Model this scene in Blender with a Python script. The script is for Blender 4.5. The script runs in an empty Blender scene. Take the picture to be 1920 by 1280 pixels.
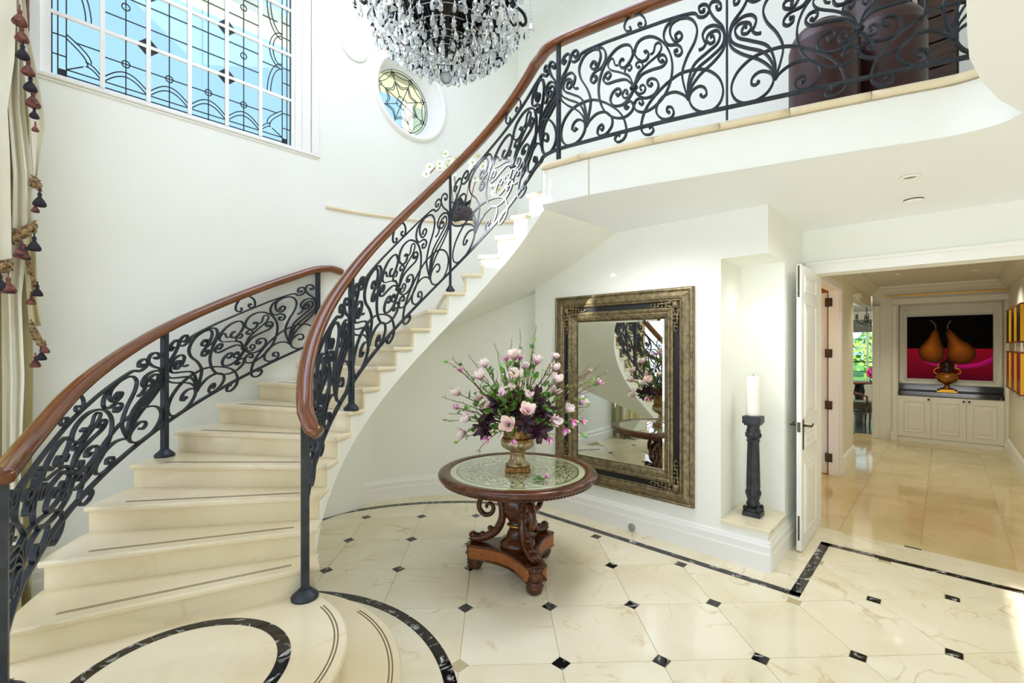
import bpy, bmesh, math, random
import numpy as np
from mathutils import Vector, Matrix

SC = bpy.context.scene
COL = SC.collection
PI = math.pi
rng = random.Random(7)

# ------------------------------------------------------------------ camera
cam_d = bpy.data.cameras.new('camera')
cam = bpy.data.objects.new('camera', cam_d)
COL.objects.link(cam)
cam.location = (0, 0, 1.7)
cam.rotation_euler = (PI / 2, 0, 0)
cam_d.sensor_width = 36
cam_d.lens = 16.3125
cam_d.shift_y = 8 / 1920
cam_d.clip_start = 0.05
SC.camera = cam

# ------------------------------------------------------------------ room frame
# the house is built in its own axes: a runs along the mirror wall, b runs down the hall
S43, C43 = 0.682, 0.7314
def P(a, b, z=0.0):
    return Vector((C43 * a + S43 * b, -S43 * a + C43 * b, z))
def AB(x, y):
    return (C43 * x - S43 * y, S43 * x + C43 * y)
WD = Vector((C43, -S43, 0)); DD = Vector((S43, C43, 0)); UP = Vector((0, 0, 1))
ROTZ = -math.asin(S43)

# ------------------------------------------------------------------ light
SC.view_settings.view_transform = 'Standard'
SC.view_settings.look = 'None'
SC.view_settings.exposure = 0.05
SC.view_settings.gamma = 1.0
SC.view_settings.use_curve_mapping = False
SC.cycles.max_bounces = 20; SC.cycles.diffuse_bounces = 12; SC.cycles.glossy_bounces = 6
SC.cycles.transmission_bounces = 12; SC.cycles.transparent_max_bounces = 32; SC.cycles.sample_clamp_indirect = 8

world = bpy.data.worlds.new('sky'); SC.world = world
world.use_nodes = True
wt = world.node_tree
bg = wt.nodes['Background']
geo = wt.nodes.new('ShaderNodeTexCoord')
sep = wt.nodes.new('ShaderNodeSeparateXYZ')
wt.links.new(geo.outputs['Generated'], sep.inputs[0])
ramp = wt.nodes.new('ShaderNodeValToRGB')
ramp.color_ramp.elements[0].position = 0.0
ramp.color_ramp.elements[0].color = (0.62, 0.88, 1.0, 1)
ramp.color_ramp.elements[1].position = 0.9
ramp.color_ramp.elements[1].color = (0.28, 0.62, 0.92, 1)
wt.links.new(sep.outputs[2], ramp.inputs[0])
wt.links.new(ramp.outputs[0], bg.inputs[0])
bg.inputs[1].default_value = 1.15

def sunlamp(direction, energy, col, angle=0.6):
    d = bpy.data.lights.new('sun', 'SUN'); d.energy = energy; d.color = col; d.angle = math.radians(angle)
    o = bpy.data.objects.new('sun', d); COL.objects.link(o)
    o.rotation_euler = Vector(direction).to_track_quat('-Z', 'Y').to_euler()
    return o
def arealamp(name, loc, direction, sx, sy, power, col=(1, 1, 1)):
    d = bpy.data.lights.new(name, 'AREA'); d.shape = 'RECTANGLE'; d.size = sx; d.size_y = sy
    d.energy = power; d.color = col
    o = bpy.data.objects.new(name, d); COL.objects.link(o)
    o.location = loc; o.rotation_euler = Vector(direction).to_track_quat('-Z', 'Y').to_euler()
    return o
def pointlamp(name, loc, power, col=(1, 1, 1), size=0.1):
    d = bpy.data.lights.new(name, 'POINT'); d.energy = power; d.color = col; d.shadow_soft_size = size
    o = bpy.data.objects.new(name, d); COL.objects.link(o); o.location = loc
    return o
def spotlamp(name, loc, power, col, angle=100):
    d = bpy.data.lights.new(name, 'SPOT'); d.energy = power; d.color = col; d.spot_size = math.radians(angle)
    d.spot_blend = 0.6; d.shadow_soft_size = 0.05
    o = bpy.data.objects.new(name, d); COL.objects.link(o); o.location = loc
    return o

# low sun through the entrance glazing behind the camera
SUN_DIR = DD * math.cos(math.radians(20)) - UP * math.sin(math.radians(20))
sunlamp(SUN_DIR, 14.0, (1.0, 0.97, 0.94))
# area lamps standing in for daylight from the unseen entrance, upper and bay glazing
arealamp('entrance_daylight', P(-0.6, -3.3, 1.35), (DD.x, DD.y, 0.5), 6.5, 2.0, 95, (0.81, 0.92, 1.24))
arealamp('gallery_daylight', P(-2.0, -3.3, 4.6), (DD.x, DD.y, -0.12), 5.0, 2.6, 10, (0.81, 0.92, 1.24))
arealamp('bay_daylight', P(-4.15, -1.9, 2.4), (WD.x, WD.y, 0), 2.4, 4.0, 60, (0.81, 0.92, 1.24))
arealamp('void_fill', P(-2.4, 2.0, 6.05), (0, 0, -1), 2.6, 2.6, 72, (0.81, 0.92, 1.24))  # added fill lamp for the stair void, beneath a closed ceiling

# added fill lamp for the wall under the stair; recessed lamp near the hall
spotlamp('under_stair_fill', (0.78, 3.44, 2.74), 85, (1, 0.98, 0.98), 165).data.shadow_soft_size = 0.3
spotlamp('landing_downlight', (2.52, 2.94, 2.75), 50, (1, 0.98, 0.98), 165).data.shadow_soft_size = 0.2
# ------------------------------------------------------------------ materials
def srgb(r, g, b):
    def f(c):
        c = c / 255.0
        return c / 12.92 if c <= 0.04045 else ((c + 0.055) / 1.055) ** 2.4
    return (f(r), f(g), f(b), 1.0)

def mat(name, col, rough=0.5, metal=0.0, spec=0.5, **kw):
    m = bpy.data.materials.new(name); m.use_nodes = True
    b = m.node_tree.nodes['Principled BSDF']
    b.inputs['Base Color'].default_value = col if len(col) == 4 else (*col, 1)
    b.inputs['Roughness'].default_value = rough
    b.inputs['Metallic'].default_value = metal
    b.inputs['Specular IOR Level'].default_value = spec
    for k, v in kw.items():
        b.inputs[k.replace('_', ' ')].default_value = v
    return m
def nodes(m):
    return m.node_tree.nodes, m.node_tree.links, m.node_tree.nodes['Principled BSDF']
def noisy(m, c1, c2, scale=4.0, detail=6, lo=0.35, hi=0.65, dist=0.0, coord='pos', stretch=(1, 1, 1), bump=0.0, bscale=40, c3=None, rough=0.55):
    n, l, b = nodes(m)
    if coord == 'pos':
        src = n.new('ShaderNodeNewGeometry').outputs['Position']
    elif coord == 'uv':
        src = n.new('ShaderNodeTexCoord').outputs['UV']
    else:
        src = n.new('ShaderNodeTexCoord').outputs['Object']
    mp = n.new('ShaderNodeMapping'); mp.inputs['Scale'].default_value = stretch
    l.new(src, mp.inputs[0])
    t = n.new('ShaderNodeTexNoise'); t.inputs['Scale'].default_value = scale
    t.inputs['Detail'].default_value = detail; t.inputs['Distortion'].default_value = dist
    t.inputs['Roughness'].default_value = rough
    l.new(mp.outputs[0], t.inputs['Vector'])
    r = n.new('ShaderNodeValToRGB')
    r.color_ramp.elements[0].position = lo; r.color_ramp.elements[0].color = c1
    r.color_ramp.elements[1].position = hi; r.color_ramp.elements[1].color = c2
    if c3 is not None:
        e = r.color_ramp.elements.new((lo + hi) / 2); e.color = c3
    l.new(t.outputs['Fac'], r.inputs[0]); l.new(r.outputs[0], b.inputs['Base Color'])
    if bump:
        t2 = n.new('ShaderNodeTexNoise'); t2.inputs['Scale'].default_value = bscale
        l.new(mp.outputs[0], t2.inputs['Vector'])
        bp = n.new('ShaderNodeBump'); bp.inputs['Strength'].default_value = bump; bp.inputs['Distance'].default_value = 0.01
        l.new(t2.outputs['Fac'], bp.inputs['Height']); l.new(bp.outputs[0], b.inputs['Normal'])
    return m
def marble(name, base, light, vein, rough=0.07, scale=1.6, veinw=0.018, veinamt=0.6, rand=True):
    """polished stone: soft clouds, thin distorted veins, a little difference from slab to slab"""
    m = mat(name, base, rough, 0, 0.5); n, l, b = nodes(m)
    pos = n.new('ShaderNodeNewGeometry').outputs['Position']
    oi = n.new('ShaderNodeObjectInfo')
    sc_ = n.new('ShaderNodeVectorMath'); sc_.operation = 'SCALE'; sc_.inputs[3].default_value = 37.0
    cmb = n.new('ShaderNodeCombineXYZ')
    l.new(oi.outputs['Random'], cmb.inputs[0]); l.new(oi.outputs['Random'], cmb.inputs[1])
    l.new(cmb.outputs[0], sc_.inputs[0])
    add = n.new('ShaderNodeVectorMath'); add.operation = 'ADD'
    l.new(pos, add.inputs[0]); l.new(sc_.outputs[0], add.inputs[1])
    vec = add.outputs[0] if rand else pos
    t = n.new('ShaderNodeTexNoise'); t.inputs['Scale'].default_value = scale; t.inputs['Detail'].default_value = 5
    t.inputs['Distortion'].default_value = 0.6; l.new(vec, t.inputs['Vector'])
    r = n.new('ShaderNodeValToRGB')
    r.color_ramp.elements[0].position = 0.3; r.color_ramp.elements[0].color = base
    r.color_ramp.elements[1].position = 0.65; r.color_ramp.elements[1].color = light
    l.new(t.outputs['Fac'], r.inputs[0])
    t2 = n.new('ShaderNodeTexNoise'); t2.inputs['Scale'].default_value = scale * 1.1; t2.inputs['Detail'].default_value = 7
    t2.inputs['Distortion'].default_value = 1.2; l.new(vec, t2.inputs['Vector'])
    sub = n.new('ShaderNodeMath'); sub.operation = 'SUBTRACT'; sub.inputs[1].default_value = 0.5
    l.new(t2.outputs['Fac'], sub.inputs[0])
    ab = n.new('ShaderNodeMath'); ab.operation = 'ABSOLUTE'; l.new(sub.outputs[0], ab.inputs[0])
    mr = n.new('ShaderNodeMapRange'); mr.inputs['From Min'].default_value = 0.0; mr.inputs['From Max'].default_value = veinw
    mr.inputs['To Min'].default_value = veinamt; mr.inputs['To Max'].default_value = 0.0
    l.new(ab.outputs[0], mr.inputs['Value'])
    t3 = n.new('ShaderNodeTexNoise'); t3.inputs['Scale'].default_value = scale * 2; l.new(vec, t3.inputs['Vector'])
    mr3 = n.new('ShaderNodeMapRange'); mr3.inputs['From Min'].default_value = 0.45; mr3.inputs['From Max'].default_value = 0.65
    l.new(t3.outputs['Fac'], mr3.inputs['Value'])
    mu = n.new('ShaderNodeMath'); mu.operation = 'MULTIPLY'
    l.new(mr.outputs[0], mu.inputs[0]); l.new(mr3.outputs[0], mu.inputs[1])
    mx = n.new('ShaderNodeMix'); mx.data_type = 'RGBA'
    l.new(mu.outputs[0], mx.inputs[0]); l.new(r.outputs[0], mx.inputs[6]); mx.inputs[7].default_value = vein
    l.new(mx.outputs[2], b.inputs['Base Color'])
    return m

M = {}
M['wall'] = noisy(mat('painted_wall', srgb(240, 242, 235), 0.6), srgb(240, 242, 235), srgb(243, 245, 239), 1.5, bump=0.02, bscale=220)
M['wall_warm'] = noisy(mat('warm_painted_wall', srgb(226, 221, 202), 0.6), srgb(226, 221, 203), srgb(231, 226, 209), 1.5, bump=0.02, bscale=220)
M['ceiling'] = mat('ceiling_paint', srgb(244, 248, 252), 0.7)
M['white'] = mat('white_gloss_paint', srgb(243, 243, 240), 0.3)
M['cream_paint'] = mat('cream_panel_paint', srgb(228, 224, 209), 0.35)
M['marble'] = marble('cream_marble', srgb(226, 216, 186), srgb(238, 231, 209), srgb(196, 166, 106))
M['marble_hall'] = marble('striped_cream_marble', srgb(206, 188, 138), srgb(222, 206, 164), srgb(190, 160, 108), veinamt=0.4)
M['marble_stair'] = marble('stair_cream_marble', srgb(222, 207, 170), srgb(236, 224, 195), srgb(205, 176, 130), veinamt=0.35, scale=1.2)
M['grout'] = mat('grout', srgb(188, 172, 134), 0.6)
M['black_marble'] = marble('black_marble', srgb(22, 22, 24), srgb(14, 14, 15), srgb(225, 225, 222), rough=0.08, scale=7, veinw=0.035, veinamt=0.9)
M['black_marble2'] = marble('black_worktop_marble', srgb(18, 18, 20), srgb(12, 12, 13), srgb(150, 150, 148), rough=0.08, scale=2.2, veinw=0.012, veinamt=0.7)
M['inlay'] = mat('brass_inlay', srgb(112, 92, 62), 0.4)
M['iron'] = noisy(mat('wrought_iron', srgb(44, 50, 58), 0.42, 0.35, 0.5), srgb(38, 43, 50), srgb(54, 60, 70), 12, bump=0.15, bscale=90)
def wood(name, dark, light, rough=0.25, coord='uv', stretch=(1.5, 14, 14), scale=2.5):
    return noisy(mat(name, light, rough, 0, 0.5), dark, light, scale, 8, 0.3, 0.7, 0.8, coord, stretch)
M['rail'] = wood('polished_jarrah', srgb(72, 32, 8), srgb(142, 78, 24), 0.2)
M['rail'].node_tree.nodes['Principled BSDF'].inputs['Coat Weight'].default_value = 0.5
M['black'] = mat('black_paint', srgb(20, 20, 20), 0.4)
M['lead'] = mat('lead_came', srgb(20, 20, 26), 0.5)
def glassmat(name, tint=(1, 1, 1, 1), gloss=0.12, rough=0.02):
    m = bpy.data.materials.new(name); m.use_nodes = True
    n, l = m.node_tree.nodes, m.node_tree.links
    n.remove(n['Principled BSDF'])
    tr = n.new('ShaderNodeBsdfTransparent'); tr.inputs[0].default_value = tint
    gl = n.new('ShaderNodeBsdfGlossy'); gl.inputs['Roughness'].default_value = rough
    fr = n.new('ShaderNodeFresnel'); fr.inputs[0].default_value = 1.45
    mx = n.new('ShaderNodeMixShader')
    l.new(fr.outputs[0], mx.inputs[0]); l.new(tr.outputs[0], mx.inputs[1]); l.new(gl.outputs[0], mx.inputs[2])
    l.new(mx.outputs[0], n['Material Output'].inputs[0])
    return m
M['glass'] = glassmat('window_glass', (0.93, 0.98, 1, 1))
M['dark_wood'] = wood('dark_walnut', srgb(38, 20, 12), srgb(84, 46, 24), 0.25, 'obj', (3, 3, 14))
M['gold'] = mat('gilt', srgb(200, 150, 50), 0.3, 0.85)
M['bronze'] = mat('aged_bronze', srgb(92, 82, 66), 0.4, 0.9)
M['chrome'] = mat('chrome', srgb(200, 200, 200), 0.15, 1.0)

# ------------------------------------------------------------------ mesh helpers
class MB:
    """collects shapes and links them as ONE mesh object"""
    def __init__(s):
        s.v = []; s.f = []; s.uv = []; s.sm = []; s.mi = []
    def add(s, verts, faces, smooth=False, uvs=None, mi=0):
        o = len(s.v)
        s.v.extend([tuple(p) for p in verts])
        for k, fc in enumerate(faces):
            s.f.append([i + o for i in fc]); s.sm.append(smooth); s.mi.append(mi)
            s.uv.append(uvs[k] if uvs else None)
        return s
    def hexa(s, c):   # 8 corners: bottom 0-3 ccw, top 4-7
        return s.add(c, [(3, 2, 1, 0), (4, 5, 6, 7), (0, 1, 5, 4), (1, 2, 6, 5), (2, 3, 7, 6), (3, 0, 4, 7)])
    def rbox(s, a0, a1, b0, b1, z0, z1):
        return s.hexa([P(a0, b0, z0), P(a1, b0, z0), P(a1, b1, z0), P(a0, b1, z0),
                       P(a0, b0, z1), P(a1, b0, z1), P(a1, b1, z1), P(a0, b1, z1)])
    def box(s, c, sx, sy, sz, rz=0.0):
        ca, sa = math.cos(rz), math.sin(rz); c = Vector(c); r = []
        for z in (-sz / 2, sz / 2):
            for x, y in ((-sx / 2, -sy / 2), (sx / 2, -sy / 2), (sx / 2, sy / 2), (-sx / 2, sy / 2)):
                r.append(c + Vector((x * ca - y * sa, x * sa + y * ca, z)))
        return s.hexa(r)
    def prism(s, poly, z0, z1, smooth=False):
        n = len(poly)
        vs = [(p[0], p[1], z0) for p in poly] + [(p[0], p[1], z1) for p in poly]
        fs = [tuple(reversed(range(n))), tuple(range(n, 2 * n))] + [(i, (i + 1) % n, n + (i + 1) % n, n + i) for i in range(n)]
        return s.add(vs, fs, smooth)
    def sweep(s, pts, sides, prof, scale=None, closed_prof=True, cap=True, smooth=True, closed=False, plumb=False):
        """prof: list of (x along side, y along up); sides: one Vector per point or one Vector"""
        n = len(pts); pts = [Vector(p) for p in pts]; m = len(prof); vs = []; L = 0.0; Ls = [0.0]
        for i in range(1, n):
            L += (pts[i] - pts[i - 1]).length; Ls.append(L)
        for i in range(n):
            if closed:
                t = pts[(i + 1) % n] - pts[(i - 1) % n]
            else:
                t = pts[min(i + 1, n - 1)] - pts[max(i - 1, 0)]
            t.normalize()
            sd = Vector(sides[i]) if isinstance(sides, (list, tuple)) and not isinstance(sides, Vector) else Vector(sides)
            sd = sd - t * sd.dot(t)
            if sd.length < 1e-6: sd = t.orthogonal()
            sd.normalize()
            u = UP if plumb else sd.cross(t)
            k = 1.0 if scale is None else scale[i]
            for x, y in prof:
                vs.append(pts[i] + sd * (x * k) + u * (y * k))
        fs = []; uvs = []
        mm = m if closed_prof else m - 1
        for i in range(n if closed else n - 1):
            j = (i + 1) % n
            for k in range(mm):
                k2 = (k + 1) % m
                fs.append((i * m + k, i * m + k2, j * m + k2, j * m + k))
                uvs.append([(Ls[i], k / m), (Ls[i], (k + 1) / m), (Ls[min(j, n - 1)], (k + 1) / m), (Ls[min(j, n - 1)], k / m)])
        if cap and closed_prof and not closed:
            fs.append(tuple(reversed(range(m)))); uvs.append([(0, 0)] * m)
            fs.append(tuple(range((n - 1) * m, n * m))); uvs.append([(0, 0)] * m)
        return s.add(vs, fs, smooth, uvs)
    def tube(s, pts, r, n=6, taper=None, smooth=True):
        pts = [Vector(p) for p in pts]
        t = (pts[-1] - pts[0]); sd = t.orthogonal() if t.length > 1e-6 else Vector((1, 0, 0))
        prof = [(r * math.cos(2 * PI * k / n), r * math.sin(2 * PI * k / n)) for k in range(n)]
        return s.sweep(pts, sd, prof, taper, smooth=smooth)
    def lathe(s, prof, c=(0, 0, 0), n=24, flute=None, smooth=True, axis=None, capends=True):
        c = Vector(c); m = len(prof); vs = []; fs = []
        if axis is None: X, Y, Z = Vector((1, 0, 0)), Vector((0, 1, 0)), Vector((0, 0, 1))
        else:
            Z = Vector(axis).normalized(); X = Z.orthogonal().normalized(); Y = Z.cross(X)
        for (r, z) in prof:
            for k in range(n):
                th = 2 * PI * k / n; rr = r
                if flute: rr = r * flute(th, z)
                vs.append(c + X * (rr * math.cos(th)) + Y * (rr * math.sin(th)) + Z * z)
        for i in range(m - 1):
            for k in range(n):
                k2 = (k + 1) % n
                fs.append((i * n + k, i * n + k2, (i + 1) * n + k2, (i + 1) * n + k))
        if capends:
            fs.append(tuple(reversed(range(n)))); fs.append(tuple(range((m - 1) * n, m * n)))
        return s.add(vs, fs, smooth)
    def sphere(s, c, r, n=8, m=6, sq=(1, 1, 1)):
        c = Vector(c); vs = [c + Vector((0, 0, -r * sq[2]))]; fs = []
        for i in range(1, m):
            ph = -PI / 2 + PI * i / m
            for k in range(n):
                th = 2 * PI * k / n
                vs.append(c + Vector((r * sq[0] * math.cos(ph) * math.cos(th), r * sq[1] * math.cos(ph) * math.sin(th), r * sq[2] * math.sin(ph))))
        vs.append(c + Vector((0, 0, r * sq[2])))
        for k in range(n): fs.append((0, 1 + (k + 1) % n, 1 + k))
        for i in range(m - 2):
            for k in range(n):
                a = 1 + i * n + k; b = 1 + i * n + (k + 1) % n
                fs.append((a, b, b + n, a + n))
        e = len(vs) - 1; o = 1 + (m - 2) * n
        for k in range(n): fs.append((o + k, o + (k + 1) % n, e))
        return s.add(vs, fs, True)
    def build(s, name, m, parent=None, bevel=0.0, segs=2):
        me = bpy.data.meshes.new(name)
        off = Vector((0, 0, 0))
        if parent is not None:
            r = parent
            while r.parent: r = r.parent
            off = Vector(r.location)
        vs = [(x - off.x, y - off.y, z - off.z) for x, y, z in s.v] if off.length else s.v
        me.from_pydata(vs, [], s.f)
        ms = m if isinstance(m, (list, tuple)) else [m]
        for mm in ms: me.materials.append(mm)
        me.polygons.foreach_set('use_smooth', s.sm)
        if len(ms) > 1: me.polygons.foreach_set('material_index', s.mi)
        if any(u is not None for u in s.uv):
            ul = me.uv_layers.new(name='uv'); k = 0; data = []
            for fc, u in zip(s.f, s.uv):
                for q in range(len(fc)):
                    data.extend(u[q] if u else (0, 0))
            ul.data.foreach_set('uv', data)
        me.update()
        o = bpy.data.objects.new(name, me); COL.objects.link(o)
        if parent is not None: o.parent = parent
        if bevel:
            bm = bmesh.new(); bm.from_mesh(me)
            bmesh.ops.remove_doubles(bm, verts=bm.verts, dist=1e-6)
            ed = [e for e in bm.edges if len(e.link_faces) == 2 and e.calc_face_angle(0) > 0.5]
            bmesh.ops.bevel(bm, geom=ed, offset=bevel, segments=segs, profile=0.5, affect='EDGES', clamp_overlap=True)
            bm.to_mesh(me); bm.free()
        return o

def tag(o, label=None, cat=None, group=None, kind=None):
    if label: o['label'] = label
    if cat: o['category'] = cat
    if group: o['group'] = group
    if kind: o['kind'] = kind
    return o
def thing(name, loc, label, cat, group=None):
    o = bpy.data.objects.new(name, None); COL.objects.link(o); o.location = loc; o.empty_display_size = 0.1
    return tag(o, label, cat, group)
def struct(name, mb, m, parent=None, bevel=0.0):
    o = mb.build(name, m, parent, bevel)
    if parent is None: o['kind'] = 'structure'
    return o
def copy_tree(o, loc=None, rz=None, scale=None):
    c = o.copy(); COL.objects.link(c)
    if loc is not None: c.location = loc
    if rz is not None: c.rotation_euler = (0, 0, rz)
    if scale is not None: c.scale = (scale, scale, scale)
    for ch in list(o.children):
        d = ch.copy(); COL.objects.link(d); d.parent = c
        for g in list(ch.children):
            e = g.copy(); COL.objects.link(e); e.parent = d
    return c
def spline(pts, per=6, closed=False):
    """Catmull-Rom through the points (any dimension)"""
    p = [np.array(q, float) for q in pts]; n = len(p); out = []
    for i in range(n if closed else n - 1):
        if closed: a, b, c, d = p[(i - 1) % n], p[i], p[(i + 1) % n], p[(i + 2) % n]
        else:
            b, c = p[i], p[i + 1]
            a = p[i - 1] if i > 0 else 2 * b - c
            d = p[i + 2] if i + 2 < n else 2 * c - b
        for k in range(per):
            t = k / per
            out.append(0.5 * ((2 * b) + (-a + c) * t + (2 * a - 5 * b + 4 * c - d) * t * t + (-a + 3 * b - 3 * c + d) * t ** 3))
    if not closed: out.append(p[-1])
    return out
def lerp_table(x, xs, ys):
    return float(np.interp(x, xs, ys))
# ================================================================== SETTING
CX, CY = -0.3665, 3.0485          # centre of the round stair well
RISE = 0.1538
TH0, DTH = 209.0, 9.7
R_IN, R_STR, R_OUT = 0.836, 0.862, 2.12
LAND = 20 * RISE                  # landing level
CEIL = 2.77
A_L = -4.46                       # left wall
B_M = 3.88                        # mirror wall
B_DOOR = 5.05
B_UP = 4.906
A_C, B_C = AB(CX, CY)
def pol(th, R, z=0.0):
    t = math.radians(th)
    return Vector((CX + R * math.cos(t), CY + R * math.sin(t), z))
def th_of(n): return TH0 - DTH * n
def n_of(th): return (TH0 - th) / DTH
def nos(th): return (n_of(th) + 3) * RISE
LEDGE = [(0.227, 3.531), (0.532, 3.307), (0.81, 3.137), (1.095, 2.978), (1.518, 2.752), (1.80, 2.60), (2.087, 2.453), (2.24, 2.375), (2.325, 2.29), (2.36, 2.205), (2.348, 2.14), (9, 9)]
LEDGE_S = [Vector((x, y, 0)) for x, y in spline(LEDGE[:-1], 5)]
VOID_R = [(2.345, 2.13), (2.12, 2.02), (1.89, 1.87), (1.70, 1.725), (1.56, 1.59), (1.40, 1.43), (1.26, 1.22), (1.15, 0.85), (1.08, 0.3), (1.06, -0.6)]

# ---------------------------------------------------------------- walls
# left wall with the leaded window and the round window cut out
WB0, WB1, WZ0, WZ1 = 0.118, 1.982, 3.555, 5.72
OB, OZ, OR = 3.10, 4.545, 0.43
mb = MB()
A0 = A_L - 0.3
mb.rbox(A0, A_L, 0.06, WB0, 0, 6.2)
mb.rbox(A0, A_L, WB0, WB1, 0, WZ0)
mb.rbox(A0, A_L, WB0, WB1, WZ1, 6.2)
mb.rbox(A0, A_L, WB1, OB - 0.6, 0, 6.2)
mb.rbox(A0, A_L, OB - 0.6, OB + 0.6, LAND - 0.25, OZ - 0.6)
mb.rbox(A0, A_L, OB - 0.6, OB + 0.6, OZ + 0.6, 6.2)
mb.rbox(A0, A_L, OB + 0.6, B_UP + 0.2, LAND - 0.25, 6.2)
N = 64
ring, sq = [], []
for k in range(N):
    t = 2 * PI * k / N
    c, s = math.cos(t), math.sin(t); q = 0.6 / max(abs(c), abs(s))
    ring.append((OB + OR * c, OZ + OR * s)); sq.append((OB + q * c, OZ + q * s))
for aa, flip in ((A_L, 0), (A0, 1)):
    mb.add([P(aa, b, z) for b, z in ring] + [P(aa, b, z) for b, z in sq], [(k, (k + 1) % N, N + (k + 1) % N, N + k) for k in range(N)])
mb.add([P(A_L, b, z) for b, z in ring] + [P(A0, b, z) for b, z in ring], [(k, (k + 1) % N, N + (k + 1) % N, N + k) for k in range(N)], True)
struct('wall_left', mb, M['wall'])
# bay beyond the left wall where the tall curtains hang
mb = MB()
mb.rbox(A_L - 0.3, A_L - 0.1, -3.6, 0.06, 0, 0.5); mb.rbox(A_L - 0.3, A_L - 0.1, -3.6, 0.06, 4.7, 6.2)
mb.rbox(A_L - 0.3, A_L - 0.1, -3.6, -3.2, 0.5, 4.7); mb.rbox(A_L - 0.3, A_L - 0.1, -0.25, 0.06, 0.5, 4.7)
for bb in (-2.3, -1.25): mb.rbox(A_L - 0.3, A_L - 0.12, bb - 0.04, bb + 0.04, 0.5, 4.7)
struct('wall_bay', mb, M['wall'])
# upper rear wall of the gallery, with a dark timber doorway
mb = MB()
mb.rbox(A_L - 0.3, -0.16, B_UP, B_UP + 0.2, LAND - 0.3, 6.2)
mb.rbox(-0.16, 0.08, B_UP, B_UP + 0.2, 5.5, 6.2)
mb.rbox(0.08, 5.2, B_UP, B_UP + 0.2, LAND - 0.3, 6.2)
struct('wall_gallery', mb, M['wall'])
mb = MB(); mb.rbox(-0.16, 0.08, B_UP + 0.06, B_UP + 0.1, LAND, 5.5)
dd = struct('door_3', mb, M['dark_wood'])
for k in range(12):
    q = MB(); z = LAND + 0.02 + k * 0.2
    q.rbox(-0.155, 0.075, B_UP + 0.04, B_UP + 0.06, z, z + 0.19); q.build('board', M['dark_wood'], dd, 0.006)
# mirror wall, its niche cut into the outer corner and the bench under the niche
mb = MB()
mb.rbox(-3.27, -1.318, B_M, B_M + 0.5, 0, CEIL + 0.02)
mb.rbox(-1.318, -0.975, B_M, B_M + 0.5, 2.4, CEIL + 0.02)
mb.rbox(-1.318, -0.975, B_M, B_M + 0.5, 0, 0.28)
mb.rbox(-1.4, -0.975, B_M + 0.5, B_DOOR + 0.2, 0, CEIL + 0.02)
mb.rbox(-0.975, -0.86, B_DOOR, B_DOOR + 0.2, 0, CEIL + 0.02)
wb = struct('wall_back', mb, M['wall'])
q = MB(); q.rbox(-1.318, -0.955, B_M - 0.02, B_M + 0.5, 0.28, 0.31); q.build('niche_shelf', M['marble'], wb, 0.006)
# door wall over and right of the opening into the hall
mb = MB()
mb.rbox(-0.86, 0.62, B_DOOR, B_DOOR + 0.2, 2.36, CEIL + 0.02)
mb.rbox(0.62, 5.2, B_DOOR, B_DOOR + 0.2, 0, CEIL + 0.02)
struct('wall_door', mb, M['wall'])
# round wall under the stair
def r_low(th): return lerp_table(th, [68, 96, 120, 137], [2.32, 2.32, 2.33, 2.14])
def skin(name, K, th_a, th_b, rad, z0f, z1f, thick, m):
    q = MB(); ths = [th_a + (th_b - th_a) * i / K for i in range(K + 1)]
    for dr in (0, thick):
        q.add([v for th in ths for v in (pol(th, rad(th) + dr, z0f(th)), pol(th, rad(th) + dr, z1f(th)))], [(2 * i, 2 * i + 2, 2 * i + 3, 2 * i + 1) for i in range(K)], True)
    q.add([v for th in ths for v in (pol(th, rad(th), z1f(th)), pol(th, rad(th) + thick, z1f(th)))], [(2 * i, 2 * i + 2, 2 * i + 3, 2 * i + 1) for i in range(K)])
    return struct(name, q, m)
skin('wall_curved', 40, 137, 66, r_low, lambda th: 0.0, lambda th: min(nos(th) - 0.25, CEIL + 0.05), 0.15, M['wall'])
# round stair wall over the treads, up to the ledge
skin('wall_stair', 50, 137, 40, lambda th: R_OUT - 0.007, lambda th: nos(th) - 0.3, lambda th: LAND - 0.005, 0.05, M['wall'])
# front and right shell, out of the picture
mb = MB()
FB0, FB1 = -3.75, -3.5
# openings: upper window (sun on the stringer), fanlight (sun on the floor)
mb.rbox(A_L - 0.3, -1.4, FB0, FB1, 0, 2.35); mb.rbox(-1.4, 3.8, FB0, FB1, 1.72, 2.35); mb.rbox(3.8, 5.2, FB0, FB1, 0, 2.35)
mb.rbox(A_L - 0.3, 0.32, FB0, FB1, 2.35, 3.1); mb.rbox(1.3, 5.2, FB0, FB1, 2.35, 3.1)
mb.rbox(A_L - 0.3, 5.2, FB0, FB1, 3.1, 4.35)
mb.rbox(A_L - 0.3, 5.2, FB0, FB1, 4.35, 4.65); mb.rbox(A_L - 0.3, -2.9, FB0, FB1, 4.65, 5.6); mb.rbox(-2.17, 5.2, FB0, FB1, 4.65, 5.6); mb.rbox(-2.5, -2.17, FB0, FB1, 4.65, 5.08)
mb.rbox(A_L - 0.3, 5.2, FB0, FB1, 5.6, 6.2)
struct('wall_front', mb, M['wall'])
mb = MB(); mb.rbox(5.0, 5.2, -3.5, B_DOOR, 0, 6.2)
struct('wall_right', mb, M['wall'])
# ---------------------------------------------------------------- ceilings
mb = MB(); mb.rbox(A_L - 0.3, 5.2, FB0, B_UP + 0.2, 6.2, 6.4); struct('ceiling_1', mb, M['ceiling'])
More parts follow.
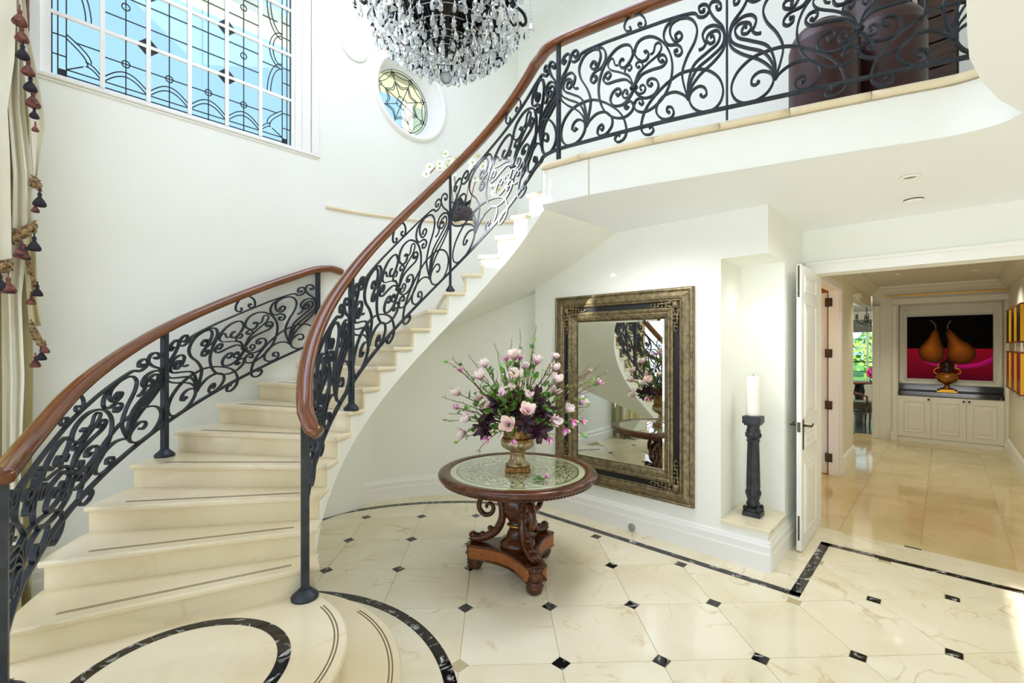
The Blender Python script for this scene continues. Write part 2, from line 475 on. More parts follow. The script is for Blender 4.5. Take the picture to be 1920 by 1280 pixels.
# low ceiling: underside of the landing and of the gallery round the void
poly = [(p.x, p.y) for p in LEDGE_S] + VOID_R
p1 = P(1.6, FB1); p2 = P(5.0, FB1); p3 = P(5.0, B_DOOR + 0.1); p4 = P(-1.3, B_DOOR + 0.1)
e1 = pol(44.1, 2.6); e2 = pol(44.1, 1.6); e3 = pol(44.1, R_STR)
poly += [(p.x, p.y) for p in (p1, p2, p3, p4, e1, e2, e3)]
mb = MB(); mb.prism(poly, CEIL, CEIL + 0.0015)
struct('ceiling_2', mb, M['ceiling'])
mb = MB(); mb.rbox(-1.0, 0.75, B_DOOR + 0.2, 11.3, 2.77, 2.9); mb.rbox(-2.6, -1.0, B_DOOR + 0.2, 8.56, 2.77, 2.9)
struct('ceiling_3', mb, M['cream_paint'])
# landing slab: fascia, floor, parapet round the void
mb = MB(); vs = []; fs = []
fp = [pol(44.1, R_STR)] + LEDGE_S + [Vector((x, y, 0)) for x, y in VOID_R]
for p in fp: vs += [(p.x, p.y, CEIL), (p.x, p.y, LAND - 0.04)]
fs = [(2 * i, 2 * i + 2, 2 * i + 3, 2 * i + 1) for i in range(len(fp) - 1)]
mb.add(vs, fs, True)
fa = struct('trim_1', mb, M['wall']); fa.name = 'trim_1'
q = MB(); k = 10; d_ = (LEDGE_S[k + 1] - LEDGE_S[k]).normalized(); pq = Vector((0.545, 3.297, 0)); nn = Vector((-d_.y, d_.x, 0))
q.add([pq - nn * 0.002 - d_ * 0.0025 + UP * CEIL, pq - nn * 0.002 + d_ * 0.0025 + UP * CEIL, pq - nn * 0.002 + d_ * 0.0025 + UP * (LAND - 0.04), pq - nn * 0.002 - d_ * 0.0025 + UP * (LAND - 0.04)], [(0, 1, 2, 3)])
q.build('fascia_joint', M['grout'], fa)
arc = [pol(th, R_OUT + 0.01) for th in np.linspace(44.1, 137, 32)]
poly = [(p.x, p.y) for p in LEDGE_S] + VOID_R + [tuple(P(1.6, FB1)[:2]), tuple(P(5.0, FB1)[:2]), tuple(P(5.0, B_UP)[:2]), tuple(P(A_L, B_UP)[:2])]
poly += [(p.x, p.y) for p in reversed(arc)] + [tuple(pol(44.1, R_STR)[:2])]
mb = MB(); mb.prism(poly, LAND - 0.05, LAND - 0.002)
fl = struct('floor_landing', mb, M['marble_stair'])
# rounded stone nosing along the landing edge, in lengths, and along the ledge over the stair wall
def nosing(path, parent, z1, out, name='nosing'):
    n = len(path); q = MB(); sides = []
    for i in range(n):
        t = (path[min(i + 1, n - 1)] - path[max(i - 1, 0)]).normalized(); sides.append(Vector((t.y, -t.x, 0)) * out)
    prof = [(-0.06, -0.04), (0.015, -0.04), (0.026, -0.034), (0.03, -0.02), (0.026, -0.006), (0.015, 0), (-0.06, 0)]
    q.sweep([p + UP * z1 for p in path], sides, prof, plumb=True); return q.build(name, M['marble_stair'], parent)
LS = [Vector((x, y, 0)) for x, y in spline(LEDGE[:-1], 12)]
acc = [0.0]
for i in range(1, len(LS)): acc.append(acc[-1] + (LS[i] - LS[i - 1]).length)
joints = [0, 0.33, 0.85, 1.25, 1.62, 2.0, acc[-1]]
for j in range(len(joints) - 1):
    a_, b_ = joints[j] + 0.002, joints[j + 1] - 0.002
    ts = np.linspace(a_, b_, 8)
    pts = [Vector((np.interp(t, acc, [p.x for p in LS]), np.interp(t, acc, [p.y for p in LS]), 0)) for t in ts]
    nosing(pts, fl, LAND, 1)
for j in range(4):
    ths = np.linspace(134 - j * 23, 134 - j * 23 - 22.8, 10)
    nosing([pol(t, R_OUT + 0.004) for t in ths], fl, LAND + 0.012, 1, 'ledge_nosing')

# ---------------------------------------------------------------- baseboards
BASE = [(0, 0), (0.032, 0), (0.032, 0.125), (0.026, 0.14), (0.026, 0.185), (0.018, 0.2), (0.014, 0.215), (0, 0.222)]
def base_run(name, pts, sides, m='white'):
    q = MB(); q.sweep(pts, sides, BASE, plumb=True, smooth=False)
    return struct(name, q, M[m])
pts = [pol(th, r_low(th)) for th in np.linspace(137, 72, 40)]
base_run('baseboard_curved', pts, [-(Vector((p.x - CX, p.y - CY, 0)).normalized()) for p in pts])
base_run('baseboard_back', [P(-3.27, B_M), P(-0.955, B_M)], -DD)
base_run('baseboard_niche', [P(-0.975, B_M - 0.02), P(-0.975, B_DOOR)], WD)
base_run('baseboard_left', [P(A_L, 0.06), P(A_L, B_C)], WD)
base_run('baseboard_hall_left', [P(-1.0, 7.46), P(-1.0, 8.56)], WD)
base_run('baseboard_hall_right', [P(0.75, B_DOOR + 0.2), P(0.75, 10.85)], -WD)

# ---------------------------------------------------------------- hall
mb = MB()
mb.rbox(-1.12, -1.0, B_DOOR + 0.2, 5.5, 0, CEIL); mb.rbox(-1.12, -1.0, 5.5, 7.32, 2.42, CEIL)
mb.rbox(-1.12, -1.0, 7.32, 8.56, 0, CEIL); mb.rbox(-1.12, -1.0, 8.56, 10.85, 2.42, CEIL)
struct('wall_hall_left', mb, M['wall_warm'])
mb = MB(); mb.rbox(0.75, 0.9, B_DOOR + 0.2, 11.3, 0, CEIL); struct('wall_hall_right', mb, M['wall_warm'])
mb = MB()
mb.rbox(-0.98, -0.614, 10.85, 11.3, 0, CEIL); mb.rbox(0.706, 0.75, 10.85, 11.3, 0, CEIL)
mb.rbox(-0.614, 0.706, 10.85, 11.3, 2.5, CEIL); mb.rbox(-0.614, 0.706, 11.12, 11.3, 0, 2.5)
struct('wall_hall_end', mb, M['cream_paint'])
CROWN = [(0, 0), (0.02, 0), (0.03, 0.03), (0.06, 0.06), (0.09, 0.1), (0.12, 0.115), (0.13, 0.15), (0, 0.15)]
def crown(name, p0, p1, side, z=2.62, m='cream_paint'):
    q = MB(); q.sweep([p0 + UP * z, p1 + UP * z], side, CROWN, plumb=True, smooth=False); struct(name, q, M[m])
crown('trim_2', P(-0.98, 10.85), P(0.75, 10.85), -DD)
crown('trim_3', P(-1.0, B_DOOR + 0.2), P(-1.0, 10.85), WD)
crown('trim_4', P(0.75, B_DOOR + 0.2), P(0.75, 10.85), -WD)
# door casing of the opening into the hall
CAS = [(0, 0), (0.1, 0), (0.1, 0.018), (0.085, 0.03), (0.05, 0.024), (0.02, 0.03), (0, 0.02)]
def casing(name, b, a0, a1, z1, sgn=-1, m='white', w=0.11, both=True):
    q = MB(); t = 0.035
    q.rbox(a0 - w, a0, b + (sgn * t if sgn < 0 else 0), b + (0 if sgn < 0 else t), 0, z1 + w)
    if both: q.rbox(a1, a1 + w, b + (sgn * t if sgn < 0 else 0), b + (0 if sgn < 0 else t), 0, z1 + w)
    q.rbox(a0, a1, b + (sgn * t if sgn < 0 else 0), b + (0 if sgn < 0 else t), z1, z1 + w)
    o = struct(name, q, M[m]); 
    r_ = MB(); e = 0.02
    r_.rbox(a0 - w - 0.001, a0 - w + 0.03, b - t - 0.015, b - t, 0, z1 + w); r_.rbox(a0 - w, a1 + w, b - t - 0.015, b - t, z1 + w - 0.03, z1 + w)
    r_.build('casing_bead', M[m], o, 0.005)
    return o
casing('trim_5', B_DOOR, -0.86, 0.62, 2.36)
# far door of the hall's left wall: casing, jamb
mb = MB()
mb.rbox(-1.12, -1.0, 7.3, 7.32, 0, 2.42); mb.rbox(-1.0, -0.975, 7.32, 7.43, 0, 2.5); mb.rbox(-1.0, -0.975, 5.4, 5.5, 0, 2.5)
mb.rbox(-1.0, -0.975, 5.5, 7.32, 2.42, 2.5)
struct('trim_6', mb, M['white'], bevel=0.004)
# casing round the opening at the end of the hall and the pilaster beside the cabinet recess
mb = MB()
mb.rbox(-0.98, -0.87, 10.81, 10.85, 0, 2.48); mb.rbox(-0.69, -0.63, 10.8, 10.85, 0, 2.42); mb.rbox(0.715, 0.75, 10.8, 10.85, 0, 2.42)
mb.rbox(-0.98, -0.87, 10.81, 10.85, 2.42, 2.5); mb.rbox(-0.69, 0.75, 10.81, 10.85, 2.44, 2.54)
mb.rbox(-1.0, -0.9, 8.5, 8.56, 2.42, 2.47)
mb.rbox(-0.72, -0.62, 10.78, 10.85, 0, 0.16); mb.rbox(0.7, 0.75, 10.78, 10.85, 0, 0.16)
struct('trim_7', mb, M['cream_paint'], bevel=0.006)
mb = MB(); mb.rbox(-0.78, 0.75, 10.79, 10.83, 2.585, 2.605); struct('trim_8', mb, M['gold'])
# panelled frame round the painting
mb = MB()
for (o, t, dp) in ((0.0, 0.035, 0.05), (0.07, 0.03, 0.03)):
    a0, a1, z0, z1 = -0.60 + o, 0.69 - o, 1.02 + o, 2.42 - o
    mb.rbox(a0, a0 + t, 11.12 - dp, 11.12, z0, z1); mb.rbox(a1 - t, a1, 11.12 - dp, 11.12, z0, z1)
    mb.rbox(a0, a1, 11.12 - dp, 11.12, z0, z0 + t); mb.rbox(a0, a1, 11.12 - dp, 11.12, z1 - t, z1)
struct('trim_9', mb, M['cream_paint'], bevel=0.006)
# small warm room behind the hall door
mb = MB(); mb.rbox(-2.6, -2.5, 5.2, 8.0, 0, CEIL); mb.rbox(-2.6, -1.12, 7.9, 8.0, 0, CEIL); mb.rbox(-2.6, -1.12, 5.2, 5.25, 0, CEIL)
struct('wall_study', mb, mat('ochre_paint', srgb(226, 160, 70), 0.6))
# ---------------------------------------------------------------- dining room seen through the far opening
mb = MB(); mb.rbox(-5.5, -5.4, 8.2, 18.2, 0, CEIL); mb.rbox(-0.9, -0.6, 11.3, 18.2, 0, CEIL)
mb.rbox(-5.5, -0.6, 18.0, 18.2, 0, 0.55); mb.rbox(-5.5, -0.6, 18.0, 18.2, 2.35, CEIL)
mb.rbox(-5.5, -3.6, 18.0, 18.2, 0.55, 2.35)
mb.rbox(-5.5, -1.12, 8.2, 8.3, 0, CEIL)
struct('wall_dining', mb, M['wall_warm'])
mb = MB(); mb.rbox(-5.5, -1.0, 8.2, 10.85, CEIL + 0.01, CEIL + 0.1); mb.rbox(-5.5, -0.6, 11.32, 18.2, CEIL + 0.01, CEIL + 0.1); mb.rbox(-5.5, -1.0, 10.85, 11.32, CEIL + 0.01, CEIL + 0.1); struct('ceiling_4', mb, M['cream_paint'])
# ---------------------------------------------------------------- floors
mb = MB(); mb.rbox(A_L - 0.4, 5.2, FB0, B_DOOR + 0.2, -0.1, -0.004); mb.rbox(-1.4, 1.0, B_DOOR + 0.2, 11.3, -0.1, -0.004)
floor = struct('floor', mb, M['grout'])
M['boards'] = wood('dark_floorboards', srgb(30, 28, 26), srgb(64, 58, 52), 0.18, 'pos', (6, 1, 1))
mb = MB(); mb.rbox(-5.5, -1.0, 8.2, 18.2, -0.1, -0.004); fd = struct('floor_dining', mb, M['boards'])
for k in range(12):
    q = MB(); a1 = -1.02 - k * 0.14; q.rbox(a1 - 0.138, a1, 8.3, 18, -0.004, 0.0); q.build('floorboard', M['boards'], fd)
G = math.radians(2.0); TS = 0.545
E1 = Vector((math.cos(G), math.sin(G), 0)); E2 = Vector((-math.sin(G), math.cos(G), 0)); O0 = Vector((0.263, 2.486, 0))
cc = 0.052; gp = 0.0014
def tile_mesh():
    h = TS / 2 - gp
    pts = [(-h + cc, -h), (h - cc, -h), (h, -h + cc), (h, h - cc), (h - cc, h), (-h + cc, h), (-h, h - cc), (-h, -h + cc)]
    q = MB(); q.prism([tuple(E1 * x + E2 * y)[:2] for x, y in pts], -0.004, 0.0)
    return q
tile0 = tile_mesh().build('tile', M['marble'], floor, 0.0006, 1)
def in_field(p, pad):
    a, b = AB(p.x, p.y)
    if b < -1.2 or a > 4.4 or a < -4.75: return False
    if p.y > 4.9 + pad or (p - Vector((CX, CY, 0))).length > 2.1 + pad and a < -1.8 and p.y > CY: return False
    return b < 3.65 + pad or (a > -0.75 - pad and b < 4.74 + pad)
first = True
for i in range(-9, 9):
    for j in range(-5, 6):
        c = O0 + E1 * ((i + 0.5) * TS) + E2 * ((j + 0.5) * TS)
        if not in_field(c, 0.36): continue
        if (c - Vector((-1.45, 2.0, 0))).length < 0.85: continue
        if first: o = tile0; first = False
        else:
            o = tile0.copy(); COL.objects.link(o); o.parent = floor
        o.location = c
cab0 = None
for i in range(-9, 10):
    for j in range(-5, 7):
        c = O0 + E1 * (i * TS) + E2 * (j * TS)
        if not in_field(c, -0.11) or (c - P(-0.75, 3.648)).length < 0.16: continue
        if (c - Vector((-1.45, 2.0, 0))).length < 1.26: continue
        if cab0 is None:
            q = MB(); d = cc - 0.002
            q.prism([tuple(E1 * x + E2 * y)[:2] for x, y in ((0, -d), (d, 0), (0, d), (-d, 0))], -0.004, 0.0002)
            cab0 = q.build('tile_inset', M['black_marble'], floor); o = cab0
        else:
            o = cab0.copy(); COL.objects.link(o); o.parent = floor
        o.location = c
# border slabs along the walls (laid flush; a hair proud so their joints read)
def slab(poly, m='marble', z=0.0009, name='border_slab'):
    q = MB(); q.prism(poly, -0.004, z); return q.build(name, M[m], floor)
def rquad(a0, a1, b0, b1): return [tuple(P(a, b)[:2]) for a, b in ((a0, b0), (a1, b0), (a1, b1), (a0, b1))]
bnd = [(-2.22, 3.6), (-2.17, 3.95), (-2.03, 4.28), (-1.872, 4.523), (-1.738, 4.71), (-1.454, 4.865), (-1.251, 4.945), (-0.98, 5.014), (-0.638, 5.05), (-0.377, 5.045), (-0.14, 4.965), (0.08, 4.79)]
bnd_s = [Vector((x, y, 0)) for x, y in spline(bnd, 6)]
st = P(-0.77 - 2.55, 3.643)
# arc slabs
segs = [0, 10, 20, 30, 40, 50, 60, len(bnd_s) - 1]
for a_, b_ in zip(segs[:-1], segs[1:]):
    ins = bnd_s[a_:b_ + 1]; outs = []
    for p in ins:
        v = (p - Vector((CX, CY, 0))); outs.append(Vector((CX, CY, 0)) + v.normalized() * 2.5)
    slab([tuple(p[:2]) for p in ins] + [tuple(p[:2]) for p in reversed(outs)], 'marble', 0.0013)
for k in range(5):
    a0 = -3.35 + k * 0.475; a1 = min(a0 + 0.473, -0.977)
    slab(rquad(a0, a1, 3.65, B_M))
slab(rquad(-0.975, -0.75, 3.65, 4.2)); slab(rquad(-0.975, -0.75, 4.202, 4.74))
for k in range(7):
    a0 = -0.975 + k * 0.62; slab(rquad(a0, a0 + 0.618, 4.741, B_DOOR + 0.1), 'marble', 0.0006)
# black marble bands, in lengths
def band(pts, w, n_seg, name='marble_band', z=0.0018):
    acc = [0.0]
    for i in range(1, len(pts)): acc.append(acc[-1] + (pts[i] - pts[i - 1]).length)
    xs = [p.x for p in pts]; ys = [p.y for p in pts]
    for s_ in range(n_seg):
        t0 = acc[-1] * s_ / n_seg + 0.0008; t1 = acc[-1] * (s_ + 1) / n_seg - 0.0008
        ts = np.linspace(t0, t1, max(2, int((t1 - t0) / 0.06) + 2)); L = []; R = []
        for t in ts:
            p = Vector((np.interp(t, acc, xs), np.interp(t, acc, ys), 0)); e = 0.004
            d = Vector((np.interp(t + e, acc, xs) - np.interp(t - e, acc, xs), np.interp(t + e, acc, ys) - np.interp(t - e, acc, ys), 0)).normalized()
            nn = Vector((-d.y, d.x, 0)); L.append(p + nn * w / 2); R.append(p - nn * w / 2)
        q = MB(); q.prism([tuple(p[:2]) for p in R] + [tuple(p[:2]) for p in reversed(L)], -0.004, z); q.build(name, M['black_marble'], floor)
W_B = 0.066
band(bnd_s + [P(-3.22, 3.652) , P(-2.9, 3.648)], W_B, 9)
band([P(-2.9, 3.648), P(-0.783 + W_B, 3.648)], W_B, 5)
band([P(-0.75, 3.63), P(-0.75, 4.712 + W_B)], W_B, 2)
band([P(-0.783, 4.745), P(4.6, 4.745)], W_B, 8)
PC = Vector((-1.45, 2.0, 0))
def circ(R, t0, t1, n): return [PC + Vector((R * math.cos(math.radians(t)), R * math.sin(math.radians(t)), 0)) for t in np.linspace(t0, t1, n)]
# ring of slabs and the band round the foot of the stair
for k in range(6):
    t0 = 88 - k * 40; t1 = t0 - 39.8
    ins = circ(0.93, t0, t1, 12); outs = circ(1.2, t0, t1, 12)
    slab([tuple(p[:2]) for p in reversed(outs)] + [tuple(p[:2]) for p in ins] if False else [tuple(p[:2]) for p in ins] + [tuple(p[:2]) for p in reversed(outs)], 'marble', 0.0009)
band(circ(1.19, 87, -160, 90), W_B, 9)
# hall floor: long slabs, joints along the hall
for i in range(4):
    a0 = -1.27 + i * 0.56
    for j in range(6):
        b0 = B_DOOR + 0.1 + j * 1.05 - (0.5 if i % 2 else 0)
        b1 = min(b0 + 1.048, 11.2); b0 = max(b0, B_DOOR + 0.102)
        if b1 - b0 < 0.05: continue
        q = MB(); q.prism(rquad(a0 + 0.001, a0 + 0.558, b0, b1), -0.0035, 0.0004); q.build('hall_slab', M['marble_hall'], floor)
q = MB(); q.prism(rquad(-0.25, -0.14, 5.14, 5.165), -0.002, 0.0025); q.build('bolt_plate', M['black'], floor)
# ================================================================== STAIRCASE
stair = thing('staircase', (CX, CY, 0), 'curving cream marble staircase sweeping up to the landing', 'staircase')
def fdir(th):      # horizontal direction against the climb (towards the lower steps) at angle th
    t = math.radians(th); return Vector((-math.sin(t), math.cos(t), 0))
treads = []
for n in range(17):
    t0, t1 = th_of(n), th_of(n + 1) - 0.6; H = (n + 3) * RISE; q = MB()
    fo = fdir(t0) * 0.024
    inn = [pol(t, R_IN, 0) for t in np.linspace(t0, t1, 6)]; out = [pol(t, R_OUT + (0.0 if n >= 8 else 0.02), 0) for t in np.linspace(t0, t1, 8)]
    inn[0] = inn[0] + fo; out[0] = out[0] + fo
    poly = [tuple(p[:2]) for p in inn] + [tuple(p[:2]) for p in reversed(out)]
    q.prism(list(reversed(poly)), H - 0.034, H)
    tr = q.build('tread', M['marble_stair'], stair, 0.012, 3)
    # riser under the nosing
    q = MB(); d = fdir(t0); p0 = pol(t0, R_STR - 0.004); p1 = pol(t0, R_OUT)
    if n >= 8: p1 = pol(t0, R_OUT)
    q.hexa([p0 + UP * (H - RISE), p0 - d * 0.02 + UP * (H - RISE), p1 - d * 0.02 + UP * (H - RISE), p1 + UP * (H - RISE),
            p0 + UP * (H - 0.034), p0 - d * 0.02 + UP * (H - 0.034), p1 - d * 0.02 + UP * (H - 0.034), p1 + UP * (H - 0.034)])
    q.build('riser', M['marble_stair'], stair)
    for off in (0.042, 0.056):
        q = MB(); p0 = pol(t0, R_IN + 0.14) - d * off; p1 = pol(t0, R_OUT - 0.16) - d * off
        q.hexa([p0 + UP * (H - 0.002), p0 - d * 0.005 + UP * (H - 0.002), p1 - d * 0.005 + UP * (H - 0.002), p1 + UP * (H - 0.002),
                p0 + UP * (H + 0.0012), p0 - d * 0.005 + UP * (H + 0.0012), p1 - d * 0.005 + UP * (H + 0.0012), p1 + UP * (H + 0.0012)])
        q.build('inlay_strip', M['inlay'], stair)
# top riser up to the landing
q = MB(); t0 = th_of(17); d = fdir(t0); p0 = pol(t0, R_STR - 0.004); p1 = pol(t0, R_OUT)
q.hexa([p0 + UP * (LAND - RISE), p0 - d * 0.02 + UP * (LAND - RISE), p1 - d * 0.02 + UP * (LAND - RISE), p1 + UP * (LAND - RISE),
        p0 + UP * (LAND - 0.05), p0 - d * 0.02 + UP * (LAND - 0.05), p1 - d * 0.02 + UP * (LAND - 0.05), p1 + UP * (LAND - 0.05)])
q.build('riser', M['marble_stair'], stair)
# round platform steps at the foot
def disc(R, z0, z1, name):
    q = MB(); pts = [tuple(p[:2]) for p in circ(R, 0, 360, 97)[:-1]]
    q.prism(pts, z1 - 0.036, z1); o = q.build(name, M['marble_stair'], stair, 0.013, 3)
    q = MB(); pts = [tuple(p[:2]) for p in circ(R - 0.028, 0, 360, 97)[:-1]]
    q.prism(pts, z0, z1 - 0.036, False); q.build('riser', M['marble_stair'], stair); return o
disc(0.95, 0, RISE, 'tread'); disc(0.70, RISE, 2 * RISE, 'tread')
def arc_strip(R, w, t0, t1, z, m, name, n=60):
    q = MB(); i_ = circ(R - w / 2, t0, t1, n); o_ = circ(R + w / 2, t0, t1, n); vs = []; fs = []
    for a, b in zip(i_, o_): vs += [a + UP * (z + 0.0012), b + UP * (z + 0.0012), b + UP * (z - 0.002), a + UP * (z - 0.002)]
    for k in range(n - 1):
        o = k * 4
        for e in range(4): fs.append((o + e, o + 4 + e, o + 4 + (e + 1) % 4, o + (e + 1) % 4))
    q.add(vs, fs); return q.build(name, m, stair)
q = MB(); q.prism([tuple(pol(t, R)[:2]) for t, R in ((206, 1.55), (224, 1.55), (224, 2.05), (218, 2.12), (212, 2.155), (206, 2.155))], 0, 2 * RISE - 0.0006); q.build('platform_infill', M['marble_stair'], stair)
for R in (0.640, 0.656): arc_strip(R, 0.006, 48, -175, 2 * RISE, M['inlay'], 'inlay_strip')
for R in (0.890, 0.906): arc_strip(R, 0.006, 52, -175, RISE, M['inlay'], 'inlay_strip')
RC = Vector((-1.40, 1.945, 0))
def ring_piece(t0, t1, R, w, z):
    q = MB(); vs = []; fs = []; n = 20
    for t in np.linspace(t0, t1, n):
        c, s = math.cos(math.radians(t)), math.sin(math.radians(t))
        for rr, zz in ((R - w / 2, z + 0.0014), (R + w / 2, z + 0.0014), (R + w / 2, z - 0.002), (R - w / 2, z - 0.002)): vs.append(RC + Vector((rr * c, rr * s, zz)))
    for k in range(n - 1):
        o = k * 4
        for e in range(4): fs.append((o + e, o + 4 + e, o + 4 + (e + 1) % 4, o + (e + 1) % 4))
    q.add(vs, fs); q.build('marble_band', M['black_marble'], stair)
for k in range(6): ring_piece(k * 60 + 20, k * 60 + 79.8, 0.40, 0.056, 2 * RISE)
# stringers (plastered sides) and soffit
def stringer(R, dr, t_hi, t_lo, name, m):
    q = MB(); vs = []; fs = []
    ths = []
    n = 0
    th = t_hi
    K = 300
    K = 150
    for i in range(K + 1): ths.append(t_hi - (t_hi - t_lo) * i / K)
    for n in range(18):
        for e in (0.002, -0.002):
            t_ = th_of(n) - 0.45 + e
            if t_lo < t_ < t_hi: ths.append(t_)
    ths.sort(reverse=True); K = len(ths) - 1
    for th in ths:
        k = int(math.floor(n_of(th + 0.45))); top = (min(k, 17) + 3) * RISE - 0.034
        if k < 0: top = 2 * RISE
        bot = max(nos(th) - 0.3, 0.0)
        top = max(top, bot + 0.01)
        vs += [pol(th, R, bot), pol(th, R, top), pol(th, R + dr, bot), pol(th, R + dr, top)]
    for i in range(K):
        o = i * 4
        fs += [(o, o + 4, o + 5, o + 1), (o + 2, o + 3, o + 7, o + 6), (o + 1, o + 5, o + 7, o + 3), (o, o + 2, o + 6, o + 4)]
    q.add(vs, fs); return q.build(name, m, stair)
stringer(R_STR, 0.04, 208.9, 44.1, 'stringer', M['wall'])
stringer(R_OUT - 0.01, -0.04, 208.9, 136, 'stringer', M['wall'])
q = MB(); vs = []; fs = []; K = 60; J = 8
for i in range(K + 1):
    th = 213 - (213 - 44.1) * i / K
    for j in range(J + 1):
        R = R_STR + ((R_OUT + 0.3 if th < 137 else R_OUT - 0.01) - R_STR) * j / J
        vs.append(pol(th, R, max(nos(th) - 0.3, 0.0)))
for i in range(K):
    for j in range(J):
        o = i * (J + 1) + j; fs.append((o, o + J + 1, o + J + 2, o + 1))
q.add(vs, fs, True); q.build('soffit', M['wall'], stair)

# ================================================================== BALUSTRADES
MOT = {
 'cap':[(-0.024,1.063),(-0.017,1.041),(-0.026,1.024),(-0.045,1.037),(-0.057,1.08),(-0.048,1.134),(-0.019,1.173),(0.026,1.161),(0.058,1.111),(0.07,1.05),(0.062,1.01),(0.04,1.019),(0.027,1.048),(0.033,1.067),(0.045,1.051)],
 'topend':[(0.0,1.0),(0.1,1.0),(0.2,1.0),(0.326,0.985),(0.358,0.931),(0.389,0.918),(0.411,0.957),(0.402,1.013),(0.38,1.035),(0.361,1.022),(0.364,0.979),(0.383,0.966),(0.386,0.988)],
 'lily1':[(0.304,0.171),(0.322,0.275),(0.368,0.375),(0.437,0.465),(0.483,0.56),(0.49,0.667),(0.478,0.771),(0.438,0.871),(0.417,0.947),(0.414,0.997),(0.426,1.031),(0.451,1.024),(0.469,0.987),(0.469,0.947),(0.454,0.946),(0.448,0.979)],
 'lily2':[(0.304,0.171),(0.304,0.31),(0.332,0.475),(0.40,0.565),(0.452,0.625),(0.466,0.70),(0.448,0.75),(0.411,0.738),(0.399,0.686),(0.417,0.643),(0.438,0.659),(0.431,0.709),(0.415,0.708)],
 'lily3':[(0.304,0.171),(0.312,0.295),(0.349,0.43),(0.419,0.512),(0.472,0.585),(0.486,0.665),(0.475,0.749),(0.438,0.804),(0.399,0.802),(0.379,0.748),(0.386,0.688),(0.395,0.658),(0.38,0.619),(0.358,0.611)],
 'crook1':[(0.304,0.171),(0.282,0.307),(0.273,0.438),(0.297,0.573),(0.339,0.707),(0.35,0.823),(0.323,0.926),(0.271,0.972),(0.218,0.947),(0.207,0.859),(0.231,0.766),(0.261,0.766),(0.272,0.804),(0.255,0.842),(0.235,0.821),(0.241,0.79)],
 'crook2':[(0.297,0.96),(0.241,0.977),(0.194,0.951),(0.174,0.882),(0.177,0.809),(0.201,0.748),(0.241,0.728),(0.265,0.688),(0.271,0.64),(0.255,0.613),(0.235,0.635),(0.233,0.674),(0.249,0.666)],
 'big':[(0.367,0.179),(0.382,0.15),(0.399,0.174),(0.389,0.234),(0.358,0.262),(0.32,0.224),(0.31,0.148),(0.333,0.062),(0.377,0.009),(0.432,0.01),(0.47,0.075),(0.481,0.183),(0.457,0.304),(0.402,0.398),(0.339,0.433),(0.261,0.432),(0.188,0.371),(0.129,0.291),(0.083,0.205),(0.055,0.108),(0.044,-0.005),(0.06,-0.076),(0.096,-0.095),(0.115,-0.062),(0.103,-0.018),(0.087,-0.032)],
 'low':[(0.304,0.158),(0.281,0.214),(0.231,0.267),(0.174,0.256),(0.136,0.184),(0.134,0.097),(0.167,0.029),(0.208,0.019),(0.227,0.06),(0.218,0.118),(0.194,0.134),(0.191,0.089),(0.206,0.077)],
 'heart':[(0.062,0.748),(0.073,0.761),(0.087,0.725),(0.076,0.676),(0.047,0.671),(0.015,0.731),(0.005,0.797),(0.026,0.877),(0.069,0.901),(0.119,0.874),(0.174,0.779),(0.208,0.655),(0.22,0.52),(0.208,0.375),(0.174,0.254),(0.119,0.173),(0.062,0.147),(0.018,0.179),(0.002,0.234),(0.013,0.288),(0.042,0.293),(0.055,0.246),(0.044,0.228),(0.033,0.254)],
 'in1':[(0.004,0.453),(0.026,0.546),(0.076,0.621),(0.14,0.685),(0.16,0.749),(0.146,0.8),(0.126,0.795),(0.115,0.727),(0.097,0.71)],
 'in2':[(0.005,0.452),(0.047,0.533),(0.105,0.552),(0.164,0.555),(0.188,0.604),(0.174,0.661),(0.15,0.67),(0.143,0.632),(0.16,0.6),(0.169,0.618)],
 'in3':[(0.002,0.453),(0.026,0.559),(0.053,0.606),(0.046,0.659),(0.022,0.674),(0.013,0.643),(0.026,0.615),(0.034,0.631)],
 'in4':[(0.002,0.4),(0.026,0.334),(0.069,0.284),(0.119,0.297),(0.143,0.361),(0.133,0.431),(0.105,0.464),(0.083,0.453),(0.082,0.411),(0.101,0.391),(0.105,0.419)],
 'in5':[(0.004,0.399),(0.033,0.347),(0.06,0.351),(0.068,0.393),(0.052,0.428),(0.037,0.41),(0.044,0.377)],
}
THIN = {'in1': 0.75, 'in3': 0.75, 'in5': 0.85, 'cap': 0.9}
class Run:
    """a balustrade line: plan curve with heights of bottom bar, top bar and rail"""
    def __init__(s, plan, zb, zt, zr):
        s.p = [np.array(q, float) for q in plan]; s.L = [0.0]
        for i in range(1, len(plan)): s.L.append(s.L[-1] + float(np.linalg.norm(s.p[i] - s.p[i - 1])))
        s.x = [q[0] for q in s.p]; s.y = [q[1] for q in s.p]; s.zb, s.zt, s.zr = zb, zt, zr
    def pos(s, l): return Vector((np.interp(l, s.L, s.x), np.interp(l, s.L, s.y), 0))
    def nrm(s, l):
        e = 0.03; l0, l1 = max(l - e, 0), min(l + e, s.L[-1])
        d = s.pos(l1) - s.pos(l0); d.normalize(); return Vector((d.y, -d.x, 0))
    def z(s, tab, l): return float(np.interp(l, s.L, tab))
    def near(s, x, y):
        ls = np.linspace(0, s.L[-1], 600)
        return float(min(ls, key=lambda l: (np.interp(l, s.L, s.x) - x) ** 2 + (np.interp(l, s.L, s.y) - y) ** 2))
BAR = 0.0115; DEP = 0.022
def rect(w, h): return [(-w / 2, -h / 2), (w / 2, -h / 2), (w / 2, h / 2), (-w / 2, h / 2)]
